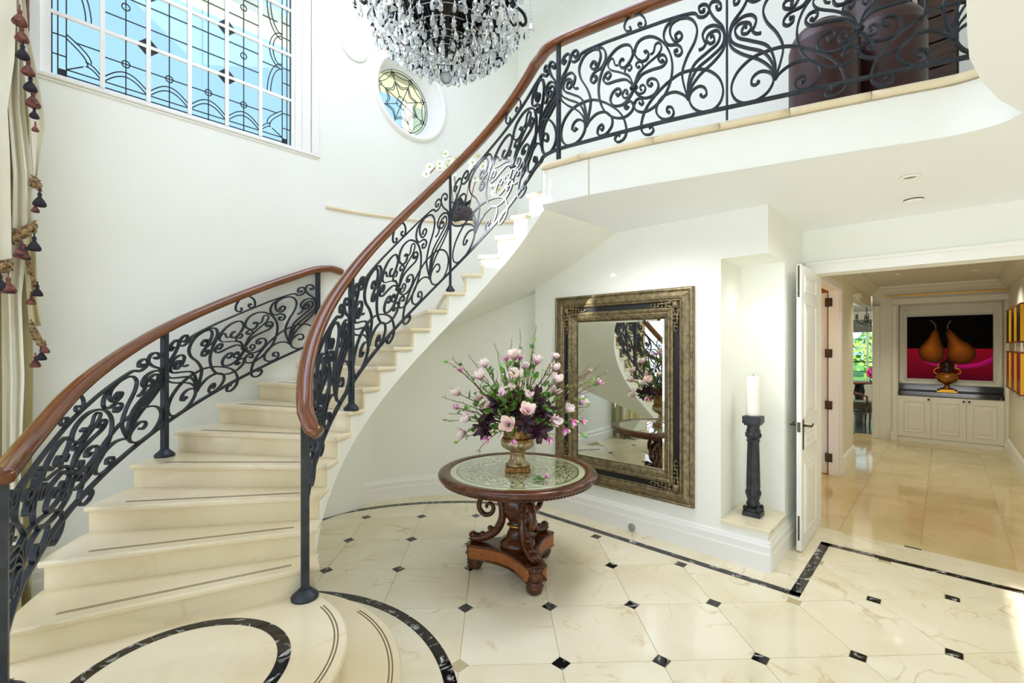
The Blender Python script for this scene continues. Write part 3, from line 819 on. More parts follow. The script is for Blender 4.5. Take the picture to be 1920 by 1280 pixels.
def panel(run, l0, l1, root, only=None, keep=lambda x: True):
    def mp(x, t):
        l = l0 + (l1 - l0) * x; zb, zt = run.z(run.zb, l), run.z(run.zt, l)
        tt = t if t <= 1 else 1 + (t - 1) * (run.z(run.zr, l) - 0.03 - zt) / ((zt - zb) * 0.17)
        if t < 0: tt = t * 0.65 / max(zt - zb, 0.3)
        return run.pos(l) + UP * (zb + (zt - zb) * tt)
    for k, pts in MOT.items():
        for sg in (1, -1):
            if k == 'cap' and sg < 0: continue
            if k == 'topend' and False: continue
            sp = spline(pts, 5); xs = [0.5 + sg * q[0] for q in sp]
            if not all(keep(x) for x in xs): 
                sp = [q for q, x in zip(sp, xs) if keep(x)]; xs = [0.5 + sg * q[0] for q in sp]
                if len(sp) < 8: continue
            P3 = [mp(x, q[1]) for x, q in zip(xs, sp)]
            nr = [run.nrm(l0 + (l1 - l0) * x) for x in xs]
            w = BAR * THIN.get(k, 1.0); n = len(P3)
            spiral_end = k not in ('lily3', 'in1')
            sc = [1.0] * n
            if spiral_end:
                for e in range(3): sc[n - 1 - e] = 1.35
                if k in ('big', 'heart', 'cap'):
                    for e in range(3): sc[e] = 1.35
            q = MB(); q.sweep(P3, nr, rect(DEP * (0.8 if k in THIN else 1), w), sc, smooth=False)
            q.build('scroll', M['iron'], root)
    for t_, s_ in ((0.425, 0.03), (0.265, 0.018), (0.80, 0.018)):
        c = mp(0.5, t_); n_ = run.nrm(l0 + (l1 - l0) * 0.5); q = MB()
        q.sphere(c, s_, 8, 6, (1.0, 1.0, 0.62)); q.build('collar', M['iron'], root)
def bar_along(run, l0, l1, tab, w, h, root, name, steps=60, dz=0.0):
    ls = np.linspace(l0, l1, steps); q = MB()
    q.sweep([run.pos(l) + UP * (run.z(tab, l) + dz) for l in ls], [run.nrm(l) for l in ls], rect(w, h), smooth=False)
    return q.build(name, M['iron'], root)
def post(run, l, z0, z1, root, w=0.03, foot=True, name='post'):
    p = run.pos(l); n_ = run.nrm(l); rz = math.atan2(n_.y, n_.x); q = MB()
    q.box(p + UP * ((z0 + z1) / 2), w, w, z1 - z0, rz); o = q.build(name, M['iron'], root)
    if foot:
        q = MB(); q.lathe([(w * 1.7, 0), (w * 1.75, 0.012), (w * 1.5, 0.024), (w * 0.95, 0.042), (w * 0.8, 0.05)], p + UP * z0, 20)
        q.build('post_foot', M['iron'], o)
    return o
RAILP = [(-0.036, -0.022), (-0.022, -0.03), (0.022, -0.03), (0.036, -0.022), (0.04, -0.004), (0.035, 0.014), (0.02, 0.026), (0, 0.03), (-0.02, 0.026), (-0.035, 0.014), (-0.04, -0.004)]
def handrail(pts, sides, root, k=1.0):
    q = MB(); q.sweep(pts, sides, [(x * k, y * k) for x, y in RAILP], smooth=True, plumb=False)
    return q.build('handrail', M['rail'], root)

# ---- inner balustrade: newel on the platform, up round the well, along the landing
def r_rail(th): return lerp_table(th, [46, 100, 160, 185, 213, 222], [0.855, 0.87, 0.875, 0.89, 0.917, 0.91])
plan = []; zb = []; zt = []; zr = []
for th in np.linspace(213.5, 50, 110):
    p = pol(th, r_rail(th)); plan.append((p.x, p.y)); nz = nos(th)
    rr = nz + lerp_table(th, [50, 100, 160, 205, 214], [0.965, 0.985, 0.955, 0.95, 0.95])
    rr = max(rr, 1.27)
    rr = min(rr, LAND + 0.87 + 0.02 * max(0, (th - 50) / 8))
    zr.append(rr); zt.append(min(rr - 0.17, LAND + 0.74)); zb.append(min(nz + 0.135, LAND + 0.075))
    if th < 62: zb[-1] = min(nz + 0.135 + 0.0, LAND + 0.075)
for x, y in spline([(0.225, 3.615), (0.258, 3.53), (0.345, 3.425), (0.545, 3.285), (0.83, 3.10), (1.11, 2.935), (1.53, 2.715), (1.82, 2.565), (2.10, 2.42), (2.33, 2.31), (2.5, 2.16), (2.62, 2.0)], 6):
    plan.append((x, y)); zr.append(LAND + 0.87); zt.append(LAND + 0.725); zb.append(LAND + 0.075)
# smooth the heights across the kink a little
zb = list(np.convolve(np.pad(zb, 2, 'edge'), np.ones(5) / 5, 'valid'))
inner = Run(plan, zb, zt, zr)
bal = thing('balustrade', (CX, CY, 0), 'black wrought iron scroll balustrade with dark timber rail, from newel post up to the landing', 'railing')
L0 = 0.0
l_new = inner.near(*pol(212.0, 0.917)[:2]); l_p1 = inner.near(*pol(157.5, 0.875)[:2]); l_p2 = inner.near(*pol(100, 0.87)[:2])
l_p3 = inner.near(0.352, 3.43); l_p4 = inner.near(1.312, 2.83)
# rail: starts a little ahead of the newel
pts = [pol(218, 0.86, 1.225), pol(216, 0.89, 1.25)]; sd = []
ls = list(np.linspace(l_new * 0.2, inner.L[-1], 150))
pts += [inner.pos(l) + UP * inner.z(inner.zr, l) for l in ls]
for i in range(len(pts)):
    t = pts[min(i + 1, len(pts) - 1)] - pts[max(i - 1, 0)]; t.z = 0; t.normalize(); sd.append(Vector((t.y, -t.x, 0)))
handrail(pts, sd, bal, 1.12)
bar_along(inner, l_new, inner.L[-1], inner.zb, 0.024, 0.018, bal, 'bottom_bar', 140)
q = MB(); ls = np.linspace(l_new, inner.L[-1], 120)
post(inner, l_new, 2 * RISE, inner.z(inner.zr, l_new) - 0.02, bal, 0.042, True, 'newel_post')
def tread_at(run, l):
    p = run.pos(l); th = math.degrees(math.atan2(p.y - CY, p.x - CX)) % 360
    return (math.floor(n_of(th)) + 3) * RISE
post(inner, l_p1, tread_at(inner, l_p1), inner.z(inner.zr, l_p1) - 0.02, bal, 0.032)
post(inner, l_p2, tread_at(inner, l_p2), inner.z(inner.zr, l_p2) - 0.02, bal, 0.022)
post(inner, l_p3, LAND, LAND + 0.85, bal, 0.026, False); post(inner, l_p4, LAND, LAND + 0.85, bal, 0.013, False)
l_p5 = inner.near(2.62, 2.0)
for a_, b_ in ((l_new, l_p1), (l_p1, l_p2), (l_p2, l_p3), (l_p3, l_p4), (l_p4, l_p4 + 1.30)):
    panel(inner, a_, b_, bal, keep=(lambda x: True) if b_ < inner.L[-1] else (lambda x, q=(inner.L[-1] - a_) / (b_ - a_): x < q))
# ---- outer balustrade up to the stair wall
def r_o(th): return lerp_table(th, [135, 170, 195, 207, 217], [2.07, 2.09, 2.09, 2.08, 2.05])
tho = [217, 213, 208.7, 205, 201.4, 193.4, 185.4, 173.9, 161.8, 149.0, 135.3]
zro = [1.185, 1.19, 1.21, 1.255, 1.315, 1.475, 1.62, 1.825, 2.03, 2.245, 2.465]
plan = []; zb = []; zt = []; zr = []
for th in np.linspace(217, 135.5, 90):
    p = pol(th, r_o(th)); plan.append((p.x, p.y)); rr = float(np.interp(-th, [-t for t in tho], zro))
    zr.append(rr); zt.append(rr - 0.15); zb.append(max(min(nos(th) + 0.135, rr - 0.6), 2 * RISE + 0.08))
sm = lambda a: list(np.convolve(np.pad(a, 4, 'edge'), np.ones(9) / 9, 'valid'))
outer = Run(plan, sm(zb), sm(zt), sm(zr))
bal2 = thing('balustrade', (*pol(175, 2.08)[:2], 0), 'short wrought iron scroll balustrade with timber rail along the left edge of the lower steps', 'railing')
lo1 = outer.near(*pol(174.1, 2.09)[:2]); lo2 = outer.near(*pol(136.6, 2.07)[:2])
ls = list(np.linspace(0, outer.L[-1], 90))
pts = [outer.pos(l) + UP * outer.z(outer.zr, l) for l in ls]
e = pts[-1]; tdir = (pts[-1] - pts[-4]); tdir.z = 0; tdir.normalize()
pts += [e + tdir * 0.1 + UP * 0.012, e + tdir * 0.17 + UP * 0.0, e + tdir * 0.2 - UP * 0.012]
sd = []
for i in range(len(pts)):
    t = pts[min(i + 1, len(pts) - 1)] - pts[max(i - 1, 0)]; t.z = 0; t.normalize(); sd.append(Vector((t.y, -t.x, 0)))
handrail(pts, sd, bal2, 1.1)
bar_along(outer, 0.03, outer.L[-1], outer.zb, 0.024, 0.018, bal2, 'bottom_bar', 90)
post(outer, 0.03, 2 * RISE, outer.z(outer.zr, 0.03) - 0.02, bal2, 0.042, True, 'newel_post')
post(outer, lo1, tread_at(outer, lo1), outer.z(outer.zr, lo1) - 0.02, bal2, 0.036)
post(outer, lo2, tread_at(outer, lo2), outer.z(outer.zr, lo2) - 0.02, bal2, 0.036)
panel(outer, 0.03, lo1, bal2); panel(outer, lo1, lo2, bal2)
# ================================================================== WINDOWS
def bar3(q, p, d, w=0.007, dp=0.006):
    """thin lead bar along a polyline on a plane whose normal is d"""
    q.sweep(p, d, rect(dp, w), smooth=False); return q
AG = A_L - 0.05                    # plane of the leaded glass
GB = [0.171 + 0.2675 * k for k in range(7)]
GZ = [3.585 + 0.4215 * k for k in range(6)]
mb = MB()
mb.rbox(A_L - 0.10, A_L - 0.03, WB0, GB[0], WZ0, WZ1); mb.rbox(A_L - 0.10, A_L - 0.03, GB[6], WB1, WZ0, WZ1); mb.rbox(A_L - 0.10, A_L - 0.045, GB[0], GB[6], WZ0, GZ[0])
mb.rbox(A_L - 0.10, A_L - 0.03, GB[0], GB[6], GZ[5] - 0.02, WZ1)
w1 = struct('window_1', mb, M['white'])
q = MB(); q.rbox(A_L - 0.12, A_L + 0.02, WB0 - 0.05, WB1 + 0.05, WZ0 - 0.03, WZ0 - 0.002); q.rbox(A_L - 0.02, A_L + 0.01, WB0 - 0.03, WB1 + 0.03, WZ0 - 0.05, WZ0 - 0.03)
q.build('window_sill', M['white'], w1, 0.008)
q = MB(); q.rbox(A_L - 0.05, A_L - 0.01, GB[6] + 0.03, GB[6] + 0.09, WZ0, WZ1); q.rbox(A_L - 0.05, A_L + 0.004, GB[6] + 0.09, GB[6] + 0.17, WZ0, WZ1)
q.rbox(A_L - 0.02, A_L + 0.015, WB1 - 0.03, WB1 + 0.04, WZ0, WZ1)
q.build('window_frame', M['white'], w1, 0.006)
for k in range(1, 6):
    q = MB(); q.rbox(AG - 0.012, AG + 0.02, GB[k] - 0.014, GB[k] + 0.014, GZ[0], GZ[5]); q.build('glazing_bar', M['white'], w1)
for j in range(1, 5):
    q = MB(); q.rbox(AG - 0.012, AG + 0.016, GB[0], GB[6], GZ[j] - 0.012, GZ[j] + 0.012); q.build('glazing_bar', M['white'], w1)
def gp_(k, j, x, y): return P(AG + 0.004, GB[k] + 0.2675 * x, GZ[j] + 0.4215 * y)
def arcpts(f, n=14): return [f(t / n) for t in range(n + 1)]
for k in range(6):
    for j in range(5):
        q = MB(); q.rbox(AG - 0.003, AG, GB[k], GB[k + 1], GZ[j], GZ[j + 1]); pn = q.build('pane', M['glass'], w1)
        q = MB(); L = lambda pts: bar3(q, [gp_(k, j, x, y) for x, y in pts], WD)
        if k in (0, 5):
            mx = (lambda x: x) if k == 0 else (lambda x: 1 - x)
            for x in (0.02, 0.13, 0.29): L([(mx(x), 0), (mx(x), 1)])
            for y in (0.33, 0.66): L([(mx(0.02), y), (mx(0.29), y)])
            if j == 0:
                L([(mx(0.29), 0.02), (mx(1), 0.02)]); L([(mx(0.29), 0.12), (mx(1), 0.12)])
                for o in (0, 0.07):
                    L([(mx(0.29 + (0.42 + o) * math.sin(t * PI / 2)), 0.64 + o - 0.36 * t) for t in np.linspace(0, 1, 9)])
                    L([(mx(0.66 + 0.34 * t), 0.28 + o - 0.18 * t * t) for t in np.linspace(0, 1, 7)])
                L([(mx(0.29), 0.12), (mx(0.62), 0.26)]); L([(mx(0.45), 0.62), (mx(1), 0.62)])
                s = MB(); s.add([gp_(k, j, mx(0.13), 0.0), gp_(k, j, mx(0.29), 0.0), gp_(k, j, mx(0.29), 0.11), gp_(k, j, mx(0.13), 0.11)], [(0, 1, 2, 3)])
                s.build('lead_square', M['lead'], pn)
            else:
                for o in (0, 0.11):
                    if j % 2 == 1:
                        L([(mx(0.29 + (0.38 + o) * math.cos(t)), 0.0 + (0.62 + o) * math.sin(t) if True else 0) for t in np.linspace(0, PI / 2, 10)])
                        L([(mx(0.29 + (0.30 + o) * math.sin(t)), 1.0 - 0.0 - (0.32 + o * 0.6) * math.cos(t)) for t in np.linspace(0.0, PI / 2, 8)])
                    else:
                        L([(mx(0.29 + (0.30 + o) * math.cos(t)), (0.34 + o * 0.6) * math.sin(t)) for t in np.linspace(0, PI / 2, 8)])
                        L([(mx(0.29 + (0.38 + o) * math.sin(t)), 1.0 - (0.62 + o) * math.cos(t)) for t in np.linspace(0, PI / 2, 10)])
                L([(mx(0.45), 0.62), (mx(1), 0.62)])
        else:
            L([(0.5, 0), (0.5, 1)])
            if j == 0:
                L([(0, 0.02), (1, 0.02)]); L([(0, 0.12), (1, 0.12)]); L([(0, 0.55), (1, 0.55)])
                for o in (0, 0.08): L([(t, 0.10 + o + (0.22) * math.sin(PI * t)) for t in np.linspace(0, 1, 13)])
                L([(0.5 + 0.09 * math.cos(t), 0.55 + 0.06 * math.sin(t)) for t in np.linspace(0, 2 * PI, 15)])
            else:
                L([(0, 0.34), (1, 0.34)]); L([(0, 0.74), (1, 0.74)])
                if k in (1, 4): L([(0.5 + 0.09 * math.cos(t), 0.57 + 0.06 * math.sin(t)) for t in np.linspace(0, 2 * PI, 15)])
        q.build('lead_came', M['lead'], pn)
for k in (2, 4):
    for j in (1, 2, 3, 4):
        c = P(AG + 0.007, GB[k], GZ[j]); q = MB()
        q.add([c - DD * 0.078, c - UP * 0.078, c + DD * 0.078, c + UP * 0.078, c - DD * 0.078 - WD * 0.004, c - UP * 0.078 - WD * 0.004, c + DD * 0.078 - WD * 0.004, c + UP * 0.078 - WD * 0.004],
              [(0, 1, 2, 3), (7, 6, 5, 4), (0, 4, 5, 1), (1, 5, 6, 2), (2, 6, 7, 3), (3, 7, 4, 0)]); q.build('black_diamond', M['lead'], w1)
# round window
OC = P(A_L, OB, OZ)
mb = MB()
mb.lathe([(0.43, -0.02), (0.43, 0.012), (0.45, 0.03), (0.475, 0.035), (0.49, 0.02), (0.50, 0.0), (0.50, -0.02)], OC, 72, axis=WD, capends=False)
mb.lathe([(0.43, 0.0), (0.425, -0.03), (0.40, -0.05), (0.395, -0.14), (0.37, -0.16), (0.365, -0.22)], OC, 72, axis=WD, capends=False)
w2 = struct('window_2', mb, M['white'])
RG = 0.372
def og(r, t, d=-0.2): return OC + WD * d + DD * (r * math.cos(t)) + UP * (r * math.sin(t))
for k in range(8):
    t0 = PI / 8 + k * PI / 4; q = MB(); n = 8
    q.add([og(0, 0, -0.203)] + [og(RG, t0 + PI / 4 * i / n, -0.203) for i in range(n + 1)], [(0, i + 1, i + 2) for i in range(n)])
    pn = q.build('pane', M['glass'], w2)
    q = MB(); s0, s1 = t0, t0 + PI / 4; tm = (s0 + s1) / 2
    bar3(q, [og(0.05, s0), og(RG, s0)], WD)
    for R in (RG - 0.006, RG - 0.035): bar3(q, [og(R, s0 + (s1 - s0) * i / 8) for i in range(9)], WD)
    for o in (0, 0.022): bar3(q, [og(0.215 + o - 0.055 * math.sin(PI * i / 8), s0 + (s1 - s0) * i / 8) for i in range(9)], WD)
    bar3(q, [og(0.335 - 0.05 * math.sin(PI * i / 8) ** 0.8, s0 + (s1 - s0) * i / 8) for i in range(9)], WD, 0.006)
    c = (0.315 * math.cos(s0), 0.315 * math.sin(s0))
    bar3(q, [OC - WD * 0.2 + DD * (c[0] + 0.025 * math.cos(t)) + UP * (c[1] + 0.025 * math.sin(t)) for t in np.linspace(0, 2 * PI, 11)], WD, 0.006)
    if k % 2 == 0:
        c = (0.04 * math.cos(s0), 0.04 * math.sin(s0))
        bar3(q, [OC - WD * 0.2 + DD * (c[0] + 0.036 * math.cos(t)) + UP * (c[1] + 0.036 * math.sin(t)) for t in np.linspace(0, 2 * PI, 11)], WD, 0.006)
    q.build('lead_came', M['lead'], pn)
# roof eave outside, seen through both windows
M['eave'] = mat('eave_render', srgb(246, 236, 200), 0.8)
mb = MB(); mb.rbox(-5.12, A_L - 0.32, 0.0, 6.0, 4.86, 4.98); tag(mb.build('eave', M['eave']), 'cream roof eave outside above the leaded window', 'eave')
M['white_ext'] = mat('white_render', srgb(240, 238, 230), 0.8)
mb = MB(); mb.rbox(-9.0, -8.6, 6.0, 14.0, 0.0, 8.2); mb.rbox(-9.2, -8.4, 5.8, 14.2, 8.2, 8.4); tag(mb.build('neighbour_house', M['eave']), 'cream rendered house wall outside, seen through the round window', 'house')
M['leafdark'] = noisy(mat('outdoor_foliage', srgb(60, 84, 50), 0.7), srgb(40, 60, 36), srgb(110, 140, 70), 9)
def bush(name, c, r, label, squash=0.8, seed=1, n=500, leaf=0.06, m=None):
    rg = random.Random(seed); q = MB()
    for _ in range(n):
        t, u = rg.uniform(0, 2 * PI), rg.uniform(-1, 1); s = math.sqrt(1 - u * u); k = rg.uniform(0.6, 1.0)
        p = Vector(c) + Vector((math.cos(t) * s, math.sin(t) * s, u * squash)) * (r * k)
        d = Vector((rg.uniform(-1, 1), rg.uniform(-1, 1), rg.uniform(-0.4, 1))).normalized(); e = d.orthogonal().normalized()
        l = leaf * rg.uniform(0.7, 1.3); q.add([p - e * l * 0.4, p + d * l, p + e * l * 0.4, p - d * l * 0.3], [(0, 1, 2, 3)])
    q.tube([(c[0], c[1], -0.1), (c[0], c[1], c[2])], r * 0.08, 6); o = q.build(name, m or M['leafdark']); return tag(o, label, 'tree')
bush('tree', (-4.55, 6.9, 3.55), 0.45, 'dark leafy treetop outside, low in the leaded window corner', 0.6, 3, 400)
# round white sounder high on the left wall
mb = MB(); mb.lathe([(0.15, 0.0), (0.15, 0.012), (0.14, 0.016), (0.08, 0.02), (0.0, 0.021)], P(A_L, 2.40, 4.79), 40, axis=WD)
tag(mb.build('wall_speaker', M['white']), 'round white speaker disc high on the left wall between the windows', 'speaker')

# ================================================================== WALL MIRROR
MA0, MA1, MZ0, MZ1 = -2.969, -1.527, 0.345, 2.197
def frame_ring(q, a0, a1, z0, z1, prof, b=B_M, f=-1, smooth=False, mi=0):
    vs = []; m = len(prof)
    for ca, cz, sa, sz in ((a0, z0, 1, 1), (a1, z0, -1, 1), (a1, z1, -1, -1), (a0, z1, 1, -1)):
        for i, pr in prof: vs.append(P(ca + sa * i, b + f * pr, cz + sz * i))
    fs = []
    for c in range(4):
        for k in range(m - 1): fs.append((c * m + k, ((c + 1) % 4) * m + k, ((c + 1) % 4) * m + k + 1, c * m + k + 1))
    return q.add(vs, fs, smooth, None, mi)
M['frame'] = noisy(mat('antique_silver_gilt', srgb(128, 114, 84), 0.38, 0.7), srgb(96, 84, 60), srgb(150, 136, 104), 26, 4, 0.3, 0.7, 0.2, 'pos', (1, 1, 1), bump=0.3, bscale=90)
mroot = thing('wall_mirror', P((MA0 + MA1) / 2, B_M, MZ0), 'large rectangular mirror in heavy antique gilt frame on the wall behind the table', 'mirror')
q = MB(); frame_ring(q, MA0, MA1, MZ0, MZ1, [(0, 0), (0, 0.035), (0.008, 0.044), (0.02, 0.046), (0.028, 0.038), (0.04, 0.046), (0.07, 0.058), (0.088, 0.056), (0.1, 0.046), (0.108, 0.05), (0.118, 0.04)])
q.build('outer_moulding', M['frame'], mroot)
q = MB(); frame_ring(q, MA0, MA1, MZ0, MZ1, [(0.112, 0.035), (0.125, 0.026), (0.165, 0.026), (0.176, 0.035)]); q.build('black_band', M['black'], mroot)
q = MB(); frame_ring(q, MA0, MA1, MZ0, MZ1, [(0.166, 0.03), (0.17, 0.048), (0.182, 0.054), (0.196, 0.05), (0.206, 0.04), (0.214, 0.043), (0.24, 0.034), (0.25, 0.026), (0.262, 0.012)])
q.build('inner_moulding', M['frame'], mroot)
mm = mat('silvered_mirror', (0.86, 0.88, 0.84, 1), 0.0, 1.0)
q = MB(); frame_ring(q, MA0 + 0.25, MA1 - 0.25, MZ0 + 0.25, MZ1 - 0.25, [(0, 0.006), (0.03, 0.011)])
q.add([P(MA0 + 0.28, B_M - 0.024, MZ0 + 0.28), P(MA1 - 0.28, B_M - 0.013, MZ0 + 0.28), P(MA1 - 0.28, B_M - 0.013, MZ1 - 0.28), P(MA0 + 0.28, B_M - 0.024, MZ1 - 0.28)], [(0, 1, 2, 3)])
q.build('mirror_glass', mm, mroot)
for ca, cz, sa, sz in ((MA0, MZ0, 1, 1), (MA1, MZ0, -1, 1), (MA1, MZ1, -1, -1), (MA0, MZ1, 1, -1)):
    q = MB(); rg = random.Random(5)
    def mp(i, k): return P(ca + sa * i, B_M - 0.044, cz + sz * k)
    q.sphere(mp(0.145, 0.145), 0.034, 10, 6)
    for ln in (0, 1):
        for s in range(7):
            d = 0.165 + 0.034 * s; w = 0.022 * (1 - s * 0.09)
            for side in (-1, 1):
                i, k = (d, 0.145 + side * w * 0.8) if ln == 0 else (0.145 + side * w * 0.8, d)
                q.sphere(mp(i, k), w * 0.75, 8, 5)
        sp = [(0.15 + 0.03 * t, 0.145 + 0.018 * math.sin(t * 1.2)) for t in range(9)]
        q.tube([mp(*(p if ln == 0 else p[::-1])) for p in sp], 0.009, 6, [1 - 0.07 * t for t in range(9)])
        for e in (0.12, 0.19):
            sp = [(0.2 + 0.02 * math.cos(t) * (1 - t / 9), e + 0.02 * math.sin(t) * (1 - t / 9)) for t in np.linspace(0, 6, 14)]
            q.tube([mp(*(p if ln == 0 else p[::-1])) for p in sp], 0.006, 5)
    q.build('corner_ornament', M['frame'], mroot)

# ================================================================== ROUND TABLE
TC = Vector((0.042, 3.497, 0)); TZ = 0.775
tab = thing('centre_table', TC, 'round dark carved pedestal table with etched glass top in the foyer', 'table')
M['tablewood'] = wood('carved_mahogany', srgb(40, 18, 8), srgb(104, 54, 24), 0.2, 'obj', (4, 4, 10), 3)
M['tablelight'] = wood('marquetry_panel', srgb(120, 66, 26), srgb(176, 104, 48), 0.25, 'obj', (6, 6, 30), 4)
q = MB(); q.lathe([(0.50, 0.70), (0.54, 0.70), (0.555, 0.708), (0.56, 0.722), (0.575, 0.726), (0.59, 0.738), (0.594, 0.752), (0.588, 0.764), (0.572, 0.771), (0.548, 0.7735), (0.515, 0.772), (0.508, 0.768), (0.498, 0.764)], TC, 96, capends=False)
q.build('table_rim', M['tablewood'], tab)
q = MB(); q.lathe([(0.02, 0.69), (0.50, 0.69), (0.505, 0.705), (0.3, 0.71)], TC, 48, capends=False); q.build('table_underside', M['tablewood'], tab)
m = mat('etched_mirror_glass', (0.5, 0.56, 0.4, 1), 0.05, 0.0, 0.9); n, l, b = nodes(m)
tc = n.new('ShaderNodeTexCoord'); sx = n.new('ShaderNodeSeparateXYZ'); l.new(tc.outputs['Object'], sx.inputs[0])
cx_ = n.new('ShaderNodeCombineXYZ'); l.new(sx.outputs[0], cx_.inputs[0]); l.new(sx.outputs[1], cx_.inputs[1])
ln = n.new('ShaderNodeVectorMath'); ln.operation = 'LENGTH'; l.new(cx_.outputs[0], ln.inputs[0])
rr = n.new('ShaderNodeValToRGB'); cr = rr.color_ramp; cr.interpolation = 'CONSTANT'
scl = n.new('ShaderNodeMath'); scl.operation = 'MULTIPLY'; scl.inputs[1].default_value = 2.0; l.new(ln.outputs['Value'], scl.inputs[0]); l.new(scl.outputs[0], rr.inputs[0])
stops = [(0.0, 0), (0.10, 0), (0.12, 0.5), (0.19, 0.5), (0.40, 0.5), (0.42, 1), (0.436, 0), (0.452, 1), (0.466, 0), (0.49, 0.5), (0.85, 0), (0.865, 1), (0.878, 0), (0.893, 1), (0.915, 0)]
while len(cr.elements) < len(stops): cr.elements.new(0.5)
for e, (p_, v_) in zip(cr.elements, stops): e.position = p_; e.color = (v_, v_, v_, 1)
nt = n.new('ShaderNodeTexNoise'); nt.inputs['Scale'].default_value = 15; nt.inputs['Detail'].default_value = 1.0; nt.inputs['Distortion'].default_value = 2.6; l.new(tc.outputs['Object'], nt.inputs['Vector'])
s1 = n.new('ShaderNodeMath'); s1.operation = 'SUBTRACT'; s1.inputs[1].default_value = 0.5; l.new(nt.outputs['Fac'], s1.inputs[0])
s2 = n.new('ShaderNodeMath'); s2.operation = 'ABSOLUTE'; l.new(s1.outputs[0], s2.inputs[0])
s3 = n.new('ShaderNodeMath'); s3.operation = 'LESS_THAN'; s3.inputs[1].default_value = 0.06; l.new(s2.outputs[0], s3.inputs[0])
# pattern = ring value 1 -> dark ; 0.5 -> filigree ; 0 -> plain
g1 = n.new('ShaderNodeMath'); g1.operation = 'GREATER_THAN'; g1.inputs[1].default_value = 0.75; l.new(rr.outputs[0], g1.inputs[0])
g2 = n.new('ShaderNodeMath'); g2.operation = 'GREATER_THAN'; g2.inputs[1].default_value = 0.25; l.new(rr.outputs[0], g2.inputs[0])
g3 = n.new('ShaderNodeMath'); g3.operation = 'MULTIPLY'; l.new(g2.outputs[0], g3.inputs[0]); l.new(s3.outputs[0], g3.inputs[1])
g4 = n.new('ShaderNodeMath'); g4.operation = 'MAXIMUM'; l.new(g1.outputs[0], g4.inputs[0]); l.new(g3.outputs[0], g4.inputs[1])
mx = n.new('ShaderNodeMix'); mx.data_type = 'RGBA'; l.new(g4.outputs[0], mx.inputs[0]); mx.inputs[6].default_value = srgb(196, 206, 164); mx.inputs[7].default_value = srgb(46, 44, 26)
l.new(mx.outputs[2], b.inputs['Base Color']); b.inputs['Coat Weight'].default_value = 1.0; b.inputs['Coat IOR'].default_value = 1.9; b.inputs['Coat Roughness'].default_value = 0.0
q = MB(); q.lathe([(0.0, 0.7655), (0.25, 0.7655), (0.506, 0.7655)], TC, 64, capends=False); q.lathe([(0.506, 0.7655), (0.506, 0.755)], TC, 64, capends=False)
gt = q.build('glass_top', m, tab)
q = MB()
for k in range(132):
    t = 2 * PI * k / 132; q.sphere(TC + Vector((0.562 * math.cos(t), 0.562 * math.sin(t), 0.714)), 0.0075, 6, 4)
tag(q.build('beading', M['tablewood'], tab), kind='stuff')
# turned column, octagonal urn shape
q = MB(); q.lathe([(0.13, 0.20), (0.135, 0.225), (0.12, 0.25), (0.085, 0.27), (0.078, 0.30), (0.055, 0.345), (0.075, 0.352), (0.075, 0.365), (0.058, 0.375), (0.085, 0.41), (0.112, 0.47), (0.118, 0.53), (0.10, 0.58), (0.075, 0.60), (0.08, 0.63), (0.10, 0.66), (0.15, 0.69)], TC, 24, flute=lambda t, z: 1 + (0.05 * math.cos(8 * t) if 0.38 < z < 0.6 else 0.0))
q.build('column', M['tablewood'], tab)
q = MB(); q.lathe([(0.07, 0.352), (0.082, 0.358), (0.07, 0.366)], TC, 24, capends=False); q.build('gilt_ring', M['gold'], tab)
FA = [math.radians(t) for t in (-70, 50, 170)]
def tri_poly(rc, w, conc, n=12):
    pts = []
    for k in range(3):
        a = FA[k]; d = Vector((math.cos(a), math.sin(a), 0)); s = Vector((-math.sin(a), math.cos(a), 0))
        a2 = FA[(k + 1) % 3]; d2 = Vector((math.cos(a2), math.sin(a2), 0)); s2 = Vector((-math.sin(a2), math.cos(a2), 0))
        p0 = TC + d * rc - s * w; p1 = TC + d * rc + s * w; p2 = TC + d2 * rc - s2 * w
        pts.append(p0)
        mid = (p1 + p2) / 2; inward = (TC - mid).normalized()
        for i in range(n + 1):
            t = i / n; pts.append(p1.lerp(p2, t) + inward * conc * math.sin(PI * t))
    out = [pts[0]]
    for p in pts[1:]:
        if (p - out[-1]).length > 1e-4: out.append(p)
    return [tuple(p[:2]) for p in out]
q = MB(); q.prism(tri_poly(0.36, 0.078, 0.09), 0.105, 0.19); base = q.build('plinth', M['tablelight'], tab)
q = MB(); q.prism(tri_poly(0.375, 0.075, 0.085), 0.185, 0.205); q.build('plinth_top', M['tablewood'], tab, 0.006)
q = MB(); q.prism(tri_poly(0.375, 0.075, 0.085), 0.09, 0.108); q.build('plinth_moulding', M['tablewood'], tab, 0.006)
tp = tri_poly(0.361, 0.063, 0.089, 24)
for i in range(len(tp)):   # dark fretted inlay on the concave faces
    a_, b_ = Vector((*tp[i], 0)), Vector((*tp[(i + 1) % len(tp)], 0)); d = b_ - a_
    if d.length > 0.05 or i % 2: continue
    nn = Vector((d.y, -d.x, 0)).normalized() * 0.002; q = MB()
    for z in (0.125, 0.15, 0.17): q.add([a_ + nn + UP * z, b_ + nn + UP * z, b_ + nn + UP * (z + 0.008), a_ + nn + UP * (z + 0.008)], [(0, 1, 2, 3)])
    q.build('inlay', M['black'], base)
